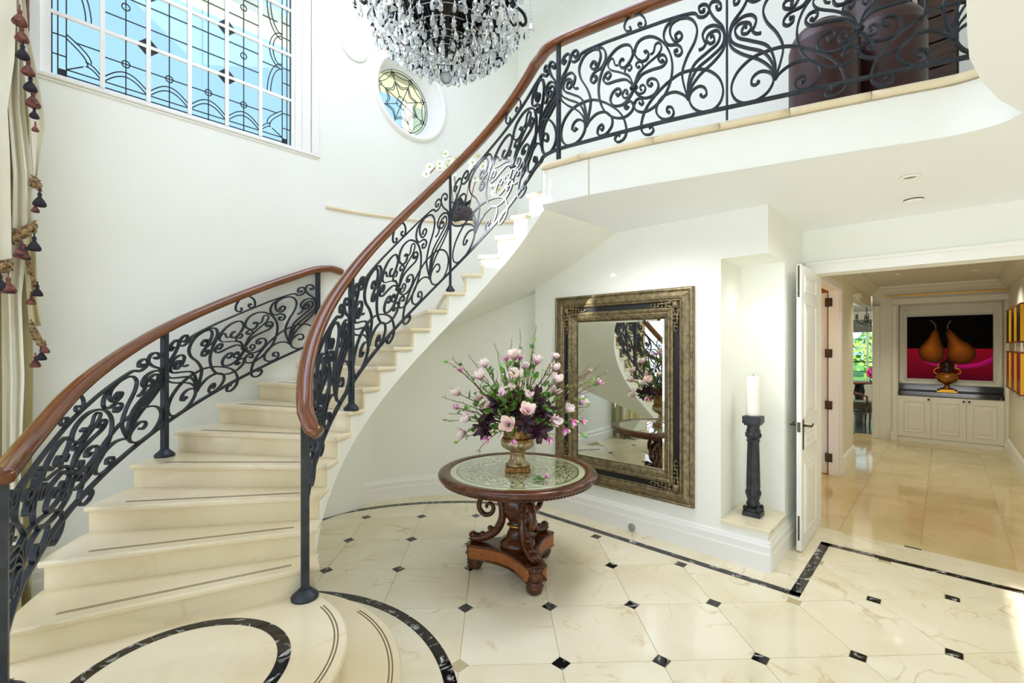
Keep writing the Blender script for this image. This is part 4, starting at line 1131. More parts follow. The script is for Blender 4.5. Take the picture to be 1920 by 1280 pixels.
for a in FA:
    d = Vector((math.cos(a), math.sin(a), 0)); sd = Vector((-math.sin(a), math.cos(a), 0)); c = TC + d * 0.33
    q = MB(); q.lathe([(0.03, 0.0), (0.045, 0.008), (0.055, 0.03), (0.06, 0.055), (0.05, 0.075), (0.055, 0.09)], c, 20, flute=lambda t, z: 1 + 0.07 * math.cos(9 * t)); ft = q.build('foot', M['tablewood'], tab)
    q = MB(); q.lathe([(0.056, 0.106), (0.066, 0.115), (0.052, 0.14), (0.058, 0.17), (0.07, 0.184)], c + d * 0.005, 16, flute=lambda t, z: 1 + 0.1 * math.cos(8 * t)); q.build('corner_carving', M['tablewood'], tab)
    path = [(0.36, 0.235), (0.30, 0.235), (0.23, 0.255), (0.165, 0.30), (0.125, 0.37), (0.115, 0.45), (0.135, 0.53), (0.185, 0.585), (0.245, 0.575), (0.29, 0.525), (0.295, 0.46), (0.255, 0.415), (0.205, 0.425), (0.185, 0.465), (0.205, 0.50), (0.235, 0.492), (0.238, 0.468)]
    sp = spline(path, 5); n_ = len(sp); q = MB()
    sc_ = [1.0 + 0.25 * math.sin(PI * min(1, i / 30)) if i < 30 else 1.0 - 0.55 * (i - 30) / (n_ - 30) for i in range(n_)]
    q.sweep([TC + d * p[0] + UP * p[1] for p in sp], sd, [(0.034 * math.cos(t), 0.026 * math.sin(t)) for t in np.linspace(0, 2 * PI, 9)[:-1]], sc_)
    lg = q.build('scroll_leg', M['tablewood'], tab)
    q = MB(); q.sweep([TC + d * p[0] + UP * p[1] for p in spline([(0.14, 0.54), (0.125, 0.60), (0.15, 0.645), (0.20, 0.67), (0.25, 0.69)], 5)], sd, [(0.03 * math.cos(t), 0.02 * math.sin(t)) for t in np.linspace(0, 2 * PI, 9)[:-1]])
    for (r_, z_, s_) in ((0.345, 0.255, 0.034), (0.31, 0.25, 0.028), (0.27, 0.265, 0.026), (0.21, 0.315, 0.024), (0.185, 0.60, 0.03), (0.16, 0.655, 0.03)):
        q.sphere(TC + d * r_ + UP * z_, s_, 8, 6, (1, 1, 0.8))
    tag(q.build('acanthus_carving', M['tablewood'], lg), kind='stuff')

# ================================================================== URN
M['urn'] = noisy(mat('silver_gilt_urn', srgb(170, 150, 106), 0.35, 0.55), srgb(128, 98, 56), srgb(196, 184, 148), 30, 5, 0.35, 0.65, 0.3, 'pos', bump=0.1, bscale=60)
M['urn_gold'] = noisy(mat('gold_wash', srgb(150, 104, 48), 0.35, 0.6), srgb(110, 70, 28), srgb(180, 136, 74), 40, 4)
urn = thing('flower_urn', TC + UP * TZ, 'fluted silver gilt urn on square base standing on the round table', 'urn')
uz = 0.766
q = MB(); q.box(TC + UP * (uz + 0.018), 0.186, 0.186, 0.036, ROTZ + 0.75); q.build('urn_base', M['urn_gold'], urn, 0.006)
q = MB(); q.lathe([(0.085, uz + 0.036), (0.086, uz + 0.046), (0.07, uz + 0.058), (0.056, uz + 0.085), (0.05, uz + 0.125), (0.058, uz + 0.142)], TC, 72, flute=lambda t, z: 1 + (0.05 * math.cos(18 * t) if uz + 0.05 < z < uz + 0.14 else 0)); q.build('urn_stem', M['urn'], urn)
q = MB(); q.lathe([(0.058, uz + 0.140), (0.066, uz + 0.148), (0.06, uz + 0.156)], TC, 32, capends=False); q.lathe([(0.116, uz + 0.222), (0.124, uz + 0.232), (0.114, uz + 0.244)], TC, 40, capends=False); q.build('urn_ring', M['urn_gold'], urn)
q = MB(); q.lathe([(0.06, uz + 0.152), (0.088, uz + 0.16), (0.114, uz + 0.178), (0.124, uz + 0.2), (0.122, uz + 0.22), (0.114, uz + 0.232)], TC, 96, flute=lambda t, z: 1 + 0.045 * abs(math.sin(11 * t)) - 0.02); q.build('urn_bowl', M['urn'], urn)
q = MB(); q.lathe([(0.105, uz + 0.24), (0.1, uz + 0.26), (0.104, uz + 0.30), (0.116, uz + 0.345), (0.13, uz + 0.362), (0.124, uz + 0.366), (0.108, uz + 0.35), (0.02, uz + 0.33)], TC, 48); q.build('urn_cup', M['urn_gold'], urn)
q = MB()
for s in (1, -1):
    for k in range(10):
        q.tube([TC + UP * (uz + 0.25 + 0.095 * t) + Vector((math.cos(2 * PI * k / 10 + s * t * 0.9), math.sin(2 * PI * k / 10 + s * t * 0.9), 0)) * (0.104 + 0.011 * t * t) for t in np.linspace(0, 1, 6)], 0.003, 4)
q.build('urn_lattice', M['urn'], urn)

# ================================================================== FLOWERS
UT = TC + UP * (uz + 0.34)
M['twig'] = mat('twig_bark', srgb(96, 58, 36), 0.7)
M['leaf'] = noisy(mat('silk_leaf', srgb(70, 120, 40), 0.5), srgb(48, 96, 34), srgb(112, 160, 60), 20)
M['leaf2'] = noisy(mat('young_leaf', srgb(130, 180, 60), 0.5), srgb(104, 160, 50), srgb(150, 196, 84), 20)
M['dark_petal'] = noisy(mat('aubergine_petal', srgb(32, 16, 28), 0.45), srgb(22, 12, 22), srgb(70, 22, 48), 14)
def petalmat(name, c0, c1, c2):
    m = mat(name, c1, 0.5); n, l, b = nodes(m); t = n.new('ShaderNodeTexCoord'); s = n.new('ShaderNodeSeparateXYZ'); r = n.new('ShaderNodeValToRGB')
    l.new(t.outputs['UV'], s.inputs[0]); l.new(s.outputs[0], r.inputs[0])
    r.color_ramp.elements[0].position = 0.05; r.color_ramp.elements[0].color = c0
    r.color_ramp.elements[1].position = 0.9; r.color_ramp.elements[1].color = c2
    e = r.color_ramp.elements.new(0.5); e.color = c1
    l.new(r.outputs[0], b.inputs['Base Color']); b.inputs['Subsurface Weight'].default_value = 0.0; return m
PET = [petalmat('magnolia_petal', srgb(176, 30, 160), srgb(248, 226, 232), srgb(253, 247, 240)), petalmat('blush_petal', srgb(220, 130, 190), srgb(250, 228, 220), srgb(253, 243, 233)), petalmat('magenta_bud', srgb(190, 40, 130), srgb(224, 120, 190), srgb(246, 210, 226))]
def petal_mesh(name, m, L=0.05, W=0.021, curl=0.35):
    me = MB(); vs = []; fs = []; uv = []; A, B = 7, 5
    for i in range(A):
        t = i / (A - 1); w = W * (math.sin(PI * (0.12 + 0.80 * t)) ** 0.75); r_ = 0.006 + 0.017 * math.sin(t * PI * 0.62) * (1 + curl); z = L * t
        r_ += curl * 0.03 * max(0, t - 0.55) ** 1.2 * 2
        for j in range(B):
            s = (j / (B - 1) - 0.5) * 2; vs.append((r_ - 0.008 * s * s * (1 - t * 0.4), w * s, z))
    for i in range(A - 1):
        for j in range(B - 1):
            o = i * B + j; fs.append((o, o + 1, o + B + 1, o + B)); t0, t1 = i / (A - 1), (i + 1) / (A - 1); uv.append([(t0, 0), (t0, 1), (t1, 1), (t1, 0)])
    me.add(vs, fs, True, uv); o = me.build(name, m); d = o.data; bpy.data.objects.remove(o); return d
PM = [petal_mesh('petal', PET[0], 0.055, 0.022, 0.25), petal_mesh('petal', PET[1], 0.052, 0.024, 0.42), petal_mesh('petal', PET[2], 0.04, 0.012, 0.0)]
DPM = petal_mesh('dark_petal', M['dark_petal'], 0.06, 0.017, 0.9)
def leaf_mesh(name, m, L=0.05, W=0.014):
    q = MB(); vs = []; fs = []; A = 6
    for i in range(A):
        t = i / (A - 1); w = W * math.sin(PI * min(0.97, 0.06 + 0.9 * t)) ** 0.8; z = -0.012 * t * t
        vs += [(L * t, -w, z + 0.004), (L * t, 0, z), (L * t, w, z + 0.004)]
    for i in range(A - 1):
        for j in range(2): o = i * 3 + j; fs.append((o, o + 1, o + 4, o + 3))
    q.add(vs, fs, True); o = q.build(name, m); d = o.data; bpy.data.objects.remove(o); return d
LM = [leaf_mesh('leaf', M['leaf'], 0.06, 0.019), leaf_mesh('leaf', M['leaf2'], 0.034, 0.010)]
def place(name, data, parent, loc, zdir, spin=0.0, scale=1.0):
    o = bpy.data.objects.new(name, data); COL.objects.link(o); o.parent = parent
    r = parent
    while r.parent: r = r.parent
    rot = Vector(zdir).to_track_quat('Z', 'X').to_matrix().to_4x4()
    base = Matrix.Translation(Vector(loc) - Vector(r.location)) @ rot @ Matrix.Rotation(spin, 4, 'Z') @ Matrix.Scale(scale, 4)
    o.matrix_local = base if parent == r else base
    return o
def bloom(root, p, d, kind, size, rg, npet=7):
    q = MB(); q.sphere(Vector(p), 0.009 * size, 6, 4); c = q.build('blossom', M['leaf2'], root)
    for ringi, (cnt, tilt, sz) in enumerate(((3, -0.1, 0.92), (npet - 3, 0.14, 1.0)) if kind != 2 else ((4, 0.0, 1.0),)):
        for k in range(cnt):
            a = 2 * PI * k / cnt + ringi * 0.5 + rg.uniform(-0.15, 0.15)
            o = bpy.data.objects.new('petal', PM[kind]); COL.objects.link(o); o.parent = c
            rot = Vector(d).to_track_quat('Z', 'X').to_matrix().to_4x4()
            o.matrix_local = Matrix.Translation(Vector(p) - Vector(root.location)) @ rot @ Matrix.Rotation(a, 4, 'Z') @ Matrix.Rotation(tilt + rg.uniform(-0.06, 0.1), 4, 'Y') @ Matrix.Scale(size * sz, 4)
    return c
def twig_path(p0, p1, rg, sag=0.0, k=7):
    p0, p1 = Vector(p0), Vector(p1); pts = []
    mid = (p0 + p1) / 2 + UP * sag
    for i in range(k):
        t = i / (k - 1); p = p0 * (1 - t) ** 2 + mid * (2 * t * (1 - t)) + p1 * t * t
        if 0 < i < k - 1: p = p + Vector((rg.uniform(-1, 1), rg.uniform(-1, 1), rg.uniform(-1, 1))) * 0.009
        pts.append(p)
    return pts
def add_leaves(root, pts, rg, n, t0=0.35, young=0.4):
    for _ in range(n):
        t = rg.uniform(t0, 1.0) * (len(pts) - 1); i = min(int(t), len(pts) - 2); p = pts[i].lerp(pts[i + 1], t - i)
        d = (pts[i + 1] - pts[i]).normalized(); s = Vector((rg.uniform(-1, 1), rg.uniform(-1, 1), rg.uniform(-0.5, 0.8)))
        o = bpy.data.objects.new('leaf', LM[1] if rg.random() < young else LM[0]); COL.objects.link(o); o.parent = root
        x = (d * 0.5 + s).normalized(); z = x.orthogonal().normalized(); y = z.cross(x)
        mt = Matrix((x, y, z)).transposed().to_4x4(); o.matrix_local = Matrix.Translation(p - Vector(root.location)) @ mt @ Matrix.Rotation(rg.uniform(0, 6), 4, 'X') @ Matrix.Scale(rg.uniform(0.7, 1.25), 4)
def at(u, v, Y): return Vector(((u - 960) / 870 * Y, Y, 1.7 + (648 - v) / 870 * Y))
ORD = ['first', 'second', 'third', 'fourth', 'fifth', 'sixth', 'seventh', 'eighth', 'ninth', 'tenth', 'eleventh', 'twelfth', 'thirteenth', 'fourteenth', 'fifteenth', 'sixteenth', 'seventeenth', 'eighteenth', 'nineteenth', 'twentieth', 'twenty-first', 'twenty-second', 'twenty-third', 'twenty-fourth', 'twenty-fifth', 'twenty-sixth', 'twenty-seventh', 'twenty-eighth', 'twenty-ninth', 'thirtieth', 'thirty-first', 'thirty-second', 'thirty-third', 'thirty-fourth', 'thirty-fifth', 'thirty-sixth', 'thirty-seventh', 'thirty-eighth', 'thirty-ninth', 'fortieth', 'forty-first', 'forty-second', 'forty-third', 'forty-fourth', 'forty-fifth']
# each spray: where its bloom sits in the bunch (x, y, z), kind of bloom, size
SPR = [(963, 668, 0, 1, 1.25), (909, 683, -.1, 0, 1.0), (1007, 677, .05, 0, 1.15), (1041, 668, .1, 0, .85), (1040, 690, -.05, 0, 1.05), (901, 706, -.15, 0, 1.15), (966, 703, -.25, 1, 1.1),
       (1044, 712, -.15, 0, 1.1), (857, 736, 0, 1, 1.05), (942, 738, -.28, 0, .9), (956, 728, -.2, 1, .75), (991, 740, -.27, 0, .8), (999, 726, .1, 1, .75), (909, 760, -.18, 1, .9),
       (989, 770, -.33, 1, 1.15), (1065, 768, -.1, 0, 1.1), (1091, 754, .05, 0, 1.1), (876, 784, -.12, 0, 1.05), (952, 795, -.3, 1, 1.2), (1040, 790, -.22, 0, 1.1), (1074, 791, -.1, 2, 1.2),
       (1059, 806, -.12, 2, 1.2), (868, 812, -.02, 0, 1.1), (911, 823, -.15, 2, 1.1), (1030, 824, -.2, 2, 1.1), (964, 827, -.27, 2, .9), (1124, 717, .05, 2, 1.0), (862, 692, .05, 2, .9), (855, 763, -.05, 2, .9),
       (1005, 745, .3, 0, 1.1), (950, 715, .34, 1, 1.1), (1040, 735, .3, 1, 1.1), (985, 690, .28, 0, 1.1), (900, 745, .28, 1, 1.0), (935, 770, .32, 0, 1.0), (1025, 780, .3, 2, 1.1), (970, 775, .36, 1, 1.1), (1094, 790, 0, 2, .95), (1108, 694, .1, 2, .6), (949, 672, .05, 2, .9), (975, 670, .05, 2, .9)]
SPR.sort()
for i, (u, v, dy, kind, sz) in enumerate(SPR):
    rg = random.Random(100 + i); p1 = at(u, v, TC.y + dy)
    root = thing('magnolia_spray', UT, 'magnolia spray whose %s is %s from the left in the gold urn' % (('white and violet bloom', 'blush bloom', 'closed magenta bud')[kind], ORD[i]), 'flower', 'magnolia sprays in the gold urn')
    c0 = UT + Vector((rg.uniform(-0.05, 0.05), rg.uniform(-0.05, 0.05), -0.04)); out = (p1 - UT); 
    pts = twig_path(c0, p1, rg, 0.05 if p1.z > UT.z else 0.12)
    q = MB(); q.tube(pts, 0.0052, 5, [1 - 0.45 * k / (len(pts) - 1) for k in range(len(pts))])
    k0 = rg.randint(3, 5); sd_ = Vector((rg.uniform(-1, 1), rg.uniform(-1, 0.5), rg.uniform(-.2, 1))).normalized() * rg.uniform(0.05, 0.1)
    q.tube([pts[k0], pts[k0] + sd_ * 0.6 + out * 0.06, pts[k0] + sd_ + out * 0.16], 0.0026, 4, [1, .8, .5]); q.build('twig', M['twig'], root)
    d = (pts[-1] - pts[-2]).normalized() + UP * (0.8 if v < 780 else -0.9 if kind == 2 else 0.35) + Vector((0, -0.25, 0))
    bloom(root, p1 - d.normalized() * 0.02, d.normalized(), kind, sz * 1.15, rg, 7 if kind else 6)
    add_leaves(root, pts, rg, 6 if v > 700 else 4, 0.4)
    for e in range(3):
        k1 = rg.randint(2, 5); s2 = Vector((rg.uniform(-1, 1), rg.uniform(-1, 0.6), rg.uniform(-.3, 1))).normalized() * rg.uniform(0.05, 0.12); q = MB(); q.tube([pts[k1], pts[k1] + s2 * 0.5 + out * 0.08, pts[k1] + s2 + out * 0.2], 0.0024, 4, [1, .8, .4]); q.build('twig', M['twig'], root)
TW = [(835, 676, 0), (848, 671, .1), (831, 745, 0), (830, 788, -.05), (927, 645, .05), (975, 618, .1), (1006, 612, .1), (960, 637, .1), (1138, 697, 0), (1125, 684, .1), (1066, 737, .05), (1100, 745, 0), (896, 846, -.2), (1090, 812, -.05), (842, 776, -.1), (1104, 762, .0), (855, 832, -.1), (1000, 650, .1), (880, 668, .1), (1068, 690, .1)]
TW.sort()
for i, (u, v, dy) in enumerate(TW):
    rg = random.Random(300 + i); p1 = at(u, v, TC.y + dy)
    root = thing('budding_twig', UT, 'bare budding twig, %s tip from the left among the sprays in the gold urn' % ORD[i], 'twig', 'budding twigs in the gold urn')
    pts = twig_path(UT + Vector((rg.uniform(-.04, .04), rg.uniform(-.04, .04), -.04)), p1, rg, 0.04 if p1.z > UT.z else 0.12, 9)
    q = MB(); q.tube(pts, 0.0048, 5, [1 - 0.6 * k / 8 for k in range(9)]); q.build('twig', M['twig'], root)
    q = MB()
    for k in range(4, 9): q.sphere(pts[k] + Vector((rg.uniform(-.006, .006), 0, .004)), 0.0045, 5, 4, (1, 1, 1.6))
    q.build('bud', M['leaf2'], root); add_leaves(root, pts, rg, 3, 0.55, 0.75)
DR = [(1000, 770, .25, 1.2), (950, 780, .25, 1.2), (1012, 808, -.22, 1.25), (905, 803, -.15, 1.0), (933, 752, -.15, 1.1), (1008, 748, -.1, 1.2), (985, 795, -.28, 1.0), (962, 765, -.18, 1.1), (1024, 772, -.15, 1.1), (915, 775, -.1, 1.0), (970, 745, 0, 1.1)]
DR.sort()
for i, (u, v, dy, sz) in enumerate(DR):
    rg = random.Random(500 + i); p = at(u, v, TC.y + dy * 0.8)
    root = thing('dark_rosette', UT, 'dark aubergine leaf rosette, %s from the left low in the gold urn' % ORD[i], 'flower', 'dark rosettes in the gold urn')
    q = MB(); q.tube(twig_path(UT - UP * 0.04, p, rg, 0.04), 0.005, 5); q.sphere(p, 0.012, 6, 5); q.build('stem', M['dark_petal'], root)
    d = ((p - UT).normalized() + Vector((0, -0.9, 0.1))).normalized(); rot = d.to_track_quat('Z', 'X').to_matrix().to_4x4()
    for ring_, (cnt, tilt) in enumerate(((5, 0.25), (7, 0.7), (8, 1.15))):
        for k in range(cnt):
            o = bpy.data.objects.new('petal', DPM); COL.objects.link(o); o.parent = root
            o.matrix_local = Matrix.Translation(p - UT) @ rot @ Matrix.Rotation(2 * PI * k / cnt + ring_ * 0.4, 4, 'Z') @ Matrix.Rotation(tilt + rg.uniform(-.15, .15), 4, 'Y') @ Matrix.Scale(sz * rg.uniform(0.8, 1.1), 4)
FB = [(945, 690), (1010, 700), (905, 725), (1055, 745), (960, 748), (1045, 790), (930, 712), (985, 705), (948, 758), (1000, 760), (968, 785), (1020, 735), (920, 738), (1035, 762), (890, 758), (975, 725), (1010, 795), (940, 780)]
for i, (u, v) in enumerate(sorted(FB)):
    rg = random.Random(700 + i); p1 = at(u, v, TC.y - 0.22 - 0.05 * rg.random())
    root = thing('leafy_sprig', UT, 'short leafy green sprig, %s from the left amid the blooms in the gold urn' % ORD[i], 'leaf', 'leafy sprigs in the gold urn')
    pts = twig_path(UT - UP * 0.04, p1, rg, 0.05); q = MB(); q.tube(pts, 0.003, 5); q.build('twig', M['twig'], root); add_leaves(root, pts, rg, 9, 0.45, 0.3)
# fallen sprig on the glass
fs_ = TC + Vector((0.16, -0.28, 0.768)); root = thing('fallen_sprig', fs_, 'small fallen magnolia bud with two leaves lying on the glass tabletop', 'flower')
rg = random.Random(9); pts = [fs_ + Vector((-0.02, 0, 0.006)), fs_ + Vector((0.0, 0.01, 0.006)), fs_ + Vector((0.03, 0.015, 0.012))]
q = MB(); q.tube(pts, 0.003, 5); q.build('twig', M['twig'], root); bloom(root, pts[-1], Vector((0.6, 0.2, 0.6)).normalized(), 2, 0.8, rg)
for k, dr in enumerate(((-1, -0.4, 0.1), (0.1, -1, 0.1), (-0.5, 0.7, 0.2))):
    o = bpy.data.objects.new('leaf', LM[0]); COL.objects.link(o); o.parent = root; x = Vector(dr).normalized(); y = UP.cross(x).normalized(); z = x.cross(y)
    o.matrix_local = Matrix.Translation(Vector((0, 0, 0.012))) @ Matrix((x, y, z)).transposed().to_4x4()
# ================================================================== NICHE: candle stand and candle
M['iron_black'] = noisy(mat('black_cast_iron', srgb(34, 36, 40), 0.4, 0.3), srgb(26, 27, 30), srgb(52, 56, 62), 14, bump=0.2, bscale=70)
KC = P(-1.150, 4.14, 0.31)
st_ = thing('candle_stand', KC, 'tall black fluted column candle stand on the marble niche shelf', 'candle stand')
q = MB(); rz = ROTZ
q.box(KC + UP * 0.02, 0.135, 0.135, 0.04, rz); q.box(KC + UP * 0.05, 0.11, 0.11, 0.03, rz)
for sx_ in (-1, 1):
    for sy_ in (-1, 1): q.sphere(KC + WD * (0.05 * sx_) + DD * (0.05 * sy_) + UP * 0.062, 0.018, 8, 6, (1, 1, 1.4))
q.build('stand_base', M['iron_black'], st_, 0.004)
q = MB(); fl_ = lambda t, z: 1 + (0.09 * abs(math.sin(5 * t)) - 0.04 if 0.20 < z < 0.62 else 0)
q.lathe([(0.05, 0.06), (0.045, 0.08), (0.055, 0.09), (0.05, 0.105), (0.042, 0.12), (0.05, 0.15), (0.06, 0.18), (0.058, 0.2), (0.047, 0.215), (0.05, 0.23), (0.049, 0.3), (0.046, 0.45), (0.042, 0.6), (0.05, 0.615), (0.04, 0.63)], KC, 60, flute=fl_)
q.build('stand_shaft', M['iron_black'], st_)
q = MB(); q.lathe([(0.04, 0.62), (0.05, 0.635), (0.06, 0.65), (0.062, 0.67), (0.05, 0.685), (0.056, 0.695), (0.045, 0.71), (0.05, 0.74), (0.062, 0.755)], KC, 32, flute=lambda t, z: 1 + (0.06 * math.cos(8 * t) if 0.63 < z < 0.68 else 0))
q.box(KC + UP * 0.785, 0.135, 0.135, 0.06, rz); q.box(KC + UP * 0.75, 0.115, 0.115, 0.02, rz)
q.build('stand_capital', M['iron_black'], st_, 0.005)
cd = thing('pillar_candle', KC + UP * 0.815, 'tall white pillar candle standing on the black column stand', 'candle')
M['wax'] = mat('white_wax', srgb(246, 242, 238), 0.4); M['wax'].node_tree.nodes['Principled BSDF'].inputs['Subsurface Weight'].default_value = 0.2
q = MB(); q.lathe([(0.049, 0.815), (0.05, 0.83), (0.05, 1.135), (0.046, 1.142), (0.03, 1.136), (0.0, 1.134)], KC, 32); q.build('wax_body', M['wax'], cd)
q = MB(); q.tube([KC + UP * 1.13, KC + UP * 1.15, KC + UP * 1.158 + WD * 0.004], 0.0018, 5); q.build('wick', M['black'], cd)
dl = lambda nm, loc, lab, r=0.045: None
def downlight(loc, label, r=0.045, warm=True):
    t = thing('downlight', loc, label, 'downlight'); q = MB()
    q.lathe([(r, 0.0), (r, -0.006), (r * 0.75, -0.01), (r * 0.62, -0.004), (r * 0.6, 0.0)], loc, 28, capends=False); q.build('trim_ring', M['white'], t)
    q = MB(); q.lathe([(r * 0.6, -0.001), (0.0, -0.0012)], loc, 20, capends=False); q.build('lamp_face', M['lampface'], t); return t
M['lampface'] = mat('lamp_face', srgb(150, 120, 80), 0.3, 0.3)
downlight(P(-1.14, 4.13, 2.40), 'tiny downlight set in the niche soffit over the candle', 0.03)
downlight(at(1706, 332, 2.94), 'recessed round downlight in the low ceiling nearest the landing edge', 0.055).location.z
sd_c = at(1713, 373, 3.385); sd_c.z = CEIL
t = thing('smoke_detector', sd_c, 'small flat white smoke detector on the low ceiling', 'smoke detector'); q = MB(); q.lathe([(0.058, 0.0), (0.058, -0.012), (0.045, -0.026), (0.0, -0.028)], sd_c, 32); q.build('cover', M['white'], t)
q = MB(); q.lathe([(0.0582, -0.004), (0.0588, -0.008), (0.0582, -0.012)], sd_c, 32, capends=False); q.build('vent_ring', M['bronze'], t)
# socket on the baseboard
oc = at(1190, 985, 4.27); ao, bo = AB(oc.x, oc.y); bo = B_M - 0.033
t = thing('wall_socket', P(ao, bo, oc.z), 'small grey floor level power socket on the white baseboard', 'socket')
q = MB(); q.rbox(ao - 0.05, ao + 0.05, bo - 0.008, bo, oc.z - 0.035, oc.z + 0.035); q.build('socket_plate', M['white'], t, 0.004)
q = MB(); q.lathe([(0.036, 0.0), (0.034, 0.006), (0.02, 0.01), (0.0, 0.011)], P(ao, bo - 0.008, oc.z), 20, axis=-DD); q.build('socket_cover', mat('grey_plastic', srgb(150, 152, 150), 0.35), t)

# ================================================================== DOORS
mb = MB(); mb.rbox(-0.895, -0.858, 4.40, 5.05, 0.012, 2.37)
d1 = struct('door_1', mb, M['white'], bevel=0.003)
def raised(q, b0, b1, z0, z1, a=-0.858, s=1):
    vs = []; prof = [(0, 0.0), (0.012, 0.008), (0.024, 0.002), (0.036, -0.002 + 0.003), (0.07, 0.008)]
    m_ = len(prof)
    for cb, cz, sb, sz in ((b0, z0, 1, 1), (b1, z0, -1, 1), (b1, z1, -1, -1), (b0, z1, 1, -1)):
        for i, pr in prof: vs.append(P(a + s * pr, cb + sb * i, cz + sz * i))
    fs = []
    for c in range(4):
        for k in range(m_ - 1): fs.append((c * m_ + k, ((c + 1) % 4) * m_ + k, ((c + 1) % 4) * m_ + k + 1, c * m_ + k + 1))
    fs.append(tuple(c * m_ + m_ - 1 for c in range(4))); q.add(vs, fs)
for z0, z1 in ((0.13, 0.72), (0.84, 0.98), (1.10, 2.06), (2.14, 2.29)):
    q = MB(); raised(q, 4.50, 4.97, z0, z1); q.build('door_panel', M['white'], d1)
hz = 1.03
q = MB(); q.rbox(-0.858, -0.853, 4.435, 4.475, hz - 0.19, hz + 0.06); q.build('handle_plate', M['bronze'], d1, 0.002)
for s_, a_ in ((1, -0.855), (-1, -0.897)):
    c = P(a_, 4.455, hz + 0.01); q = MB(); q.tube([c, c + WD * 0.05 * s_], 0.009, 8)
    q.tube([c + WD * 0.05 * s_ + p for p in (DD * 0.0, DD * 0.035 - UP * 0.008, DD * 0.07 - UP * 0.004, DD * 0.105 + UP * 0.008)], 0.008, 8, [1, 1, .9, .7]); q.build('door_handle', M['bronze'], d1)
q = MB(); q.rbox(-0.888, -0.866, 4.393, 4.402, hz - 0.04, hz + 0.04); q.build('lock_plate', M['bronze'], d1)
q = MB(); q.rbox(-0.884, -0.872, 4.394, 4.402, 2.10, 2.36); q.tube([P(-0.878, 4.392, 2.14), P(-0.878, 4.38, 2.13)], 0.006, 6); q.rbox(-0.884, -0.872, 4.394, 4.402, 0.10, 0.30); q.build('flush_bolt', M['bronze'], d1)
# door stop behind the leaf
t = thing('door_stop', P(-0.96, 4.60, 0.11), 'small steel door stop on the baseboard behind the white door', 'door stop')
q = MB(); q.tube([P(-0.945, 4.60, 0.11), P(-0.90, 4.60, 0.11)], 0.008, 8); q.lathe([(0.02, 0), (0.018, 0.006), (0.01, 0.01)], P(-0.945, 4.6, 0.11), 14, axis=WD); q.build('stop_rod', M['chrome'], t)
# hall door standing open into the study, its hinges on the far jamb
mb = MB(); mb.rbox(-1.95, -1.125, 7.335, 7.375, 0.012, 2.40)
d2 = struct('door_2', mb, M['white'], bevel=0.003)
q = MB(); q.rbox(-1.128, -1.120, 7.30, 7.336, 0.0, 2.42); q.build('gap_strip', M['dark_wood'], d2)  # brown strip drawn in for the gap between jamb and leaf
for z in (2.27, 1.60, 0.92, 0.23):
    q = MB(); q.rbox(-1.119, -1.075, 7.29, 7.302, z - 0.055, z + 0.055); q.rbox(-1.155, -1.12, 7.29, 7.335, z - 0.055, z + 0.055); q.tube([P(-1.122, 7.288, z - 0.06), P(-1.122, 7.288, z + 0.06)], 0.009, 8); q.build('hinge', M['bronze'], d2)

# ================================================================== HALL
cab = thing('hall_cabinet', P(0.046, 10.85, 0), 'cream built-in cabinet with three panelled doors under the painting', 'cabinet')
q = MB(); q.rbox(-0.612, 0.704, 10.87, 11.12, 0.0, 0.82); q.build('cabinet_body', M['cream_paint'], cab)
q = MB(); q.rbox(-0.612, 0.704, 10.855, 10.87, 0.0, 0.075); q.build('plinth', M['cream_paint'], cab)
M['knob'] = mat('dark_knob', srgb(30, 24, 20), 0.3, 0.5)
for (a0, a1, ka) in ((-0.612, -0.173, -0.205), (-0.169, 0.264, 0.232), (0.268, 0.704, 0.30)):
    q = MB(); q.rbox(a0, a1, 10.848, 10.87, 0.085, 0.812); dr_ = q.build('cabinet_door', M['cream_paint'], cab, 0.003)
    q = MB(); vs = []; prof = [(0, 0.0), (0.01, 0.008), (0.02, 0.0), (0.05, -0.004), (0.075, 0.006)]; m_ = len(prof)
    x0, x1, z0, z1 = a0 + 0.075, a1 - 0.075, 0.17, 0.725
    for ca, cz, sa, sz in ((x0, z0, 1, 1), (x1, z0, -1, 1), (x1, z1, -1, -1), (x0, z1, 1, -1)):
        for i, pr in prof: vs.append(P(ca + sa * i, 10.847 - pr, cz + sz * i))
    fs = [(c * m_ + k, ((c + 1) % 4) * m_ + k, ((c + 1) % 4) * m_ + k + 1, c * m_ + k + 1) for c in range(4) for k in range(m_ - 1)] + [tuple(c * m_ + m_ - 1 for c in range(4))]
    q.add(vs, fs); q.build('raised_panel', M['cream_paint'], dr_)
    q = MB(); q.lathe([(0.006, 0), (0.006, 0.012), (0.015, 0.018), (0.015, 0.026), (0.0, 0.03)], P(ka, 10.848, 0.765), 14, axis=-DD); q.build('knob', M['knob'], dr_)
wt_ = thing('marble_worktop', P(0.046, 10.85, 0.82), 'black marble worktop with upstand on the cream hall cabinet', 'worktop')
q = MB(); q.rbox(-0.612, 0.704, 10.83, 11.10, 0.821, 0.90); q.build('worktop_slab', M['black_marble2'], wt_, 0.006)
q = MB(); q.rbox(-0.612, 0.704, 11.085, 11.115, 0.90, 1.01); q.build('upstand', M['black_marble2'], wt_)
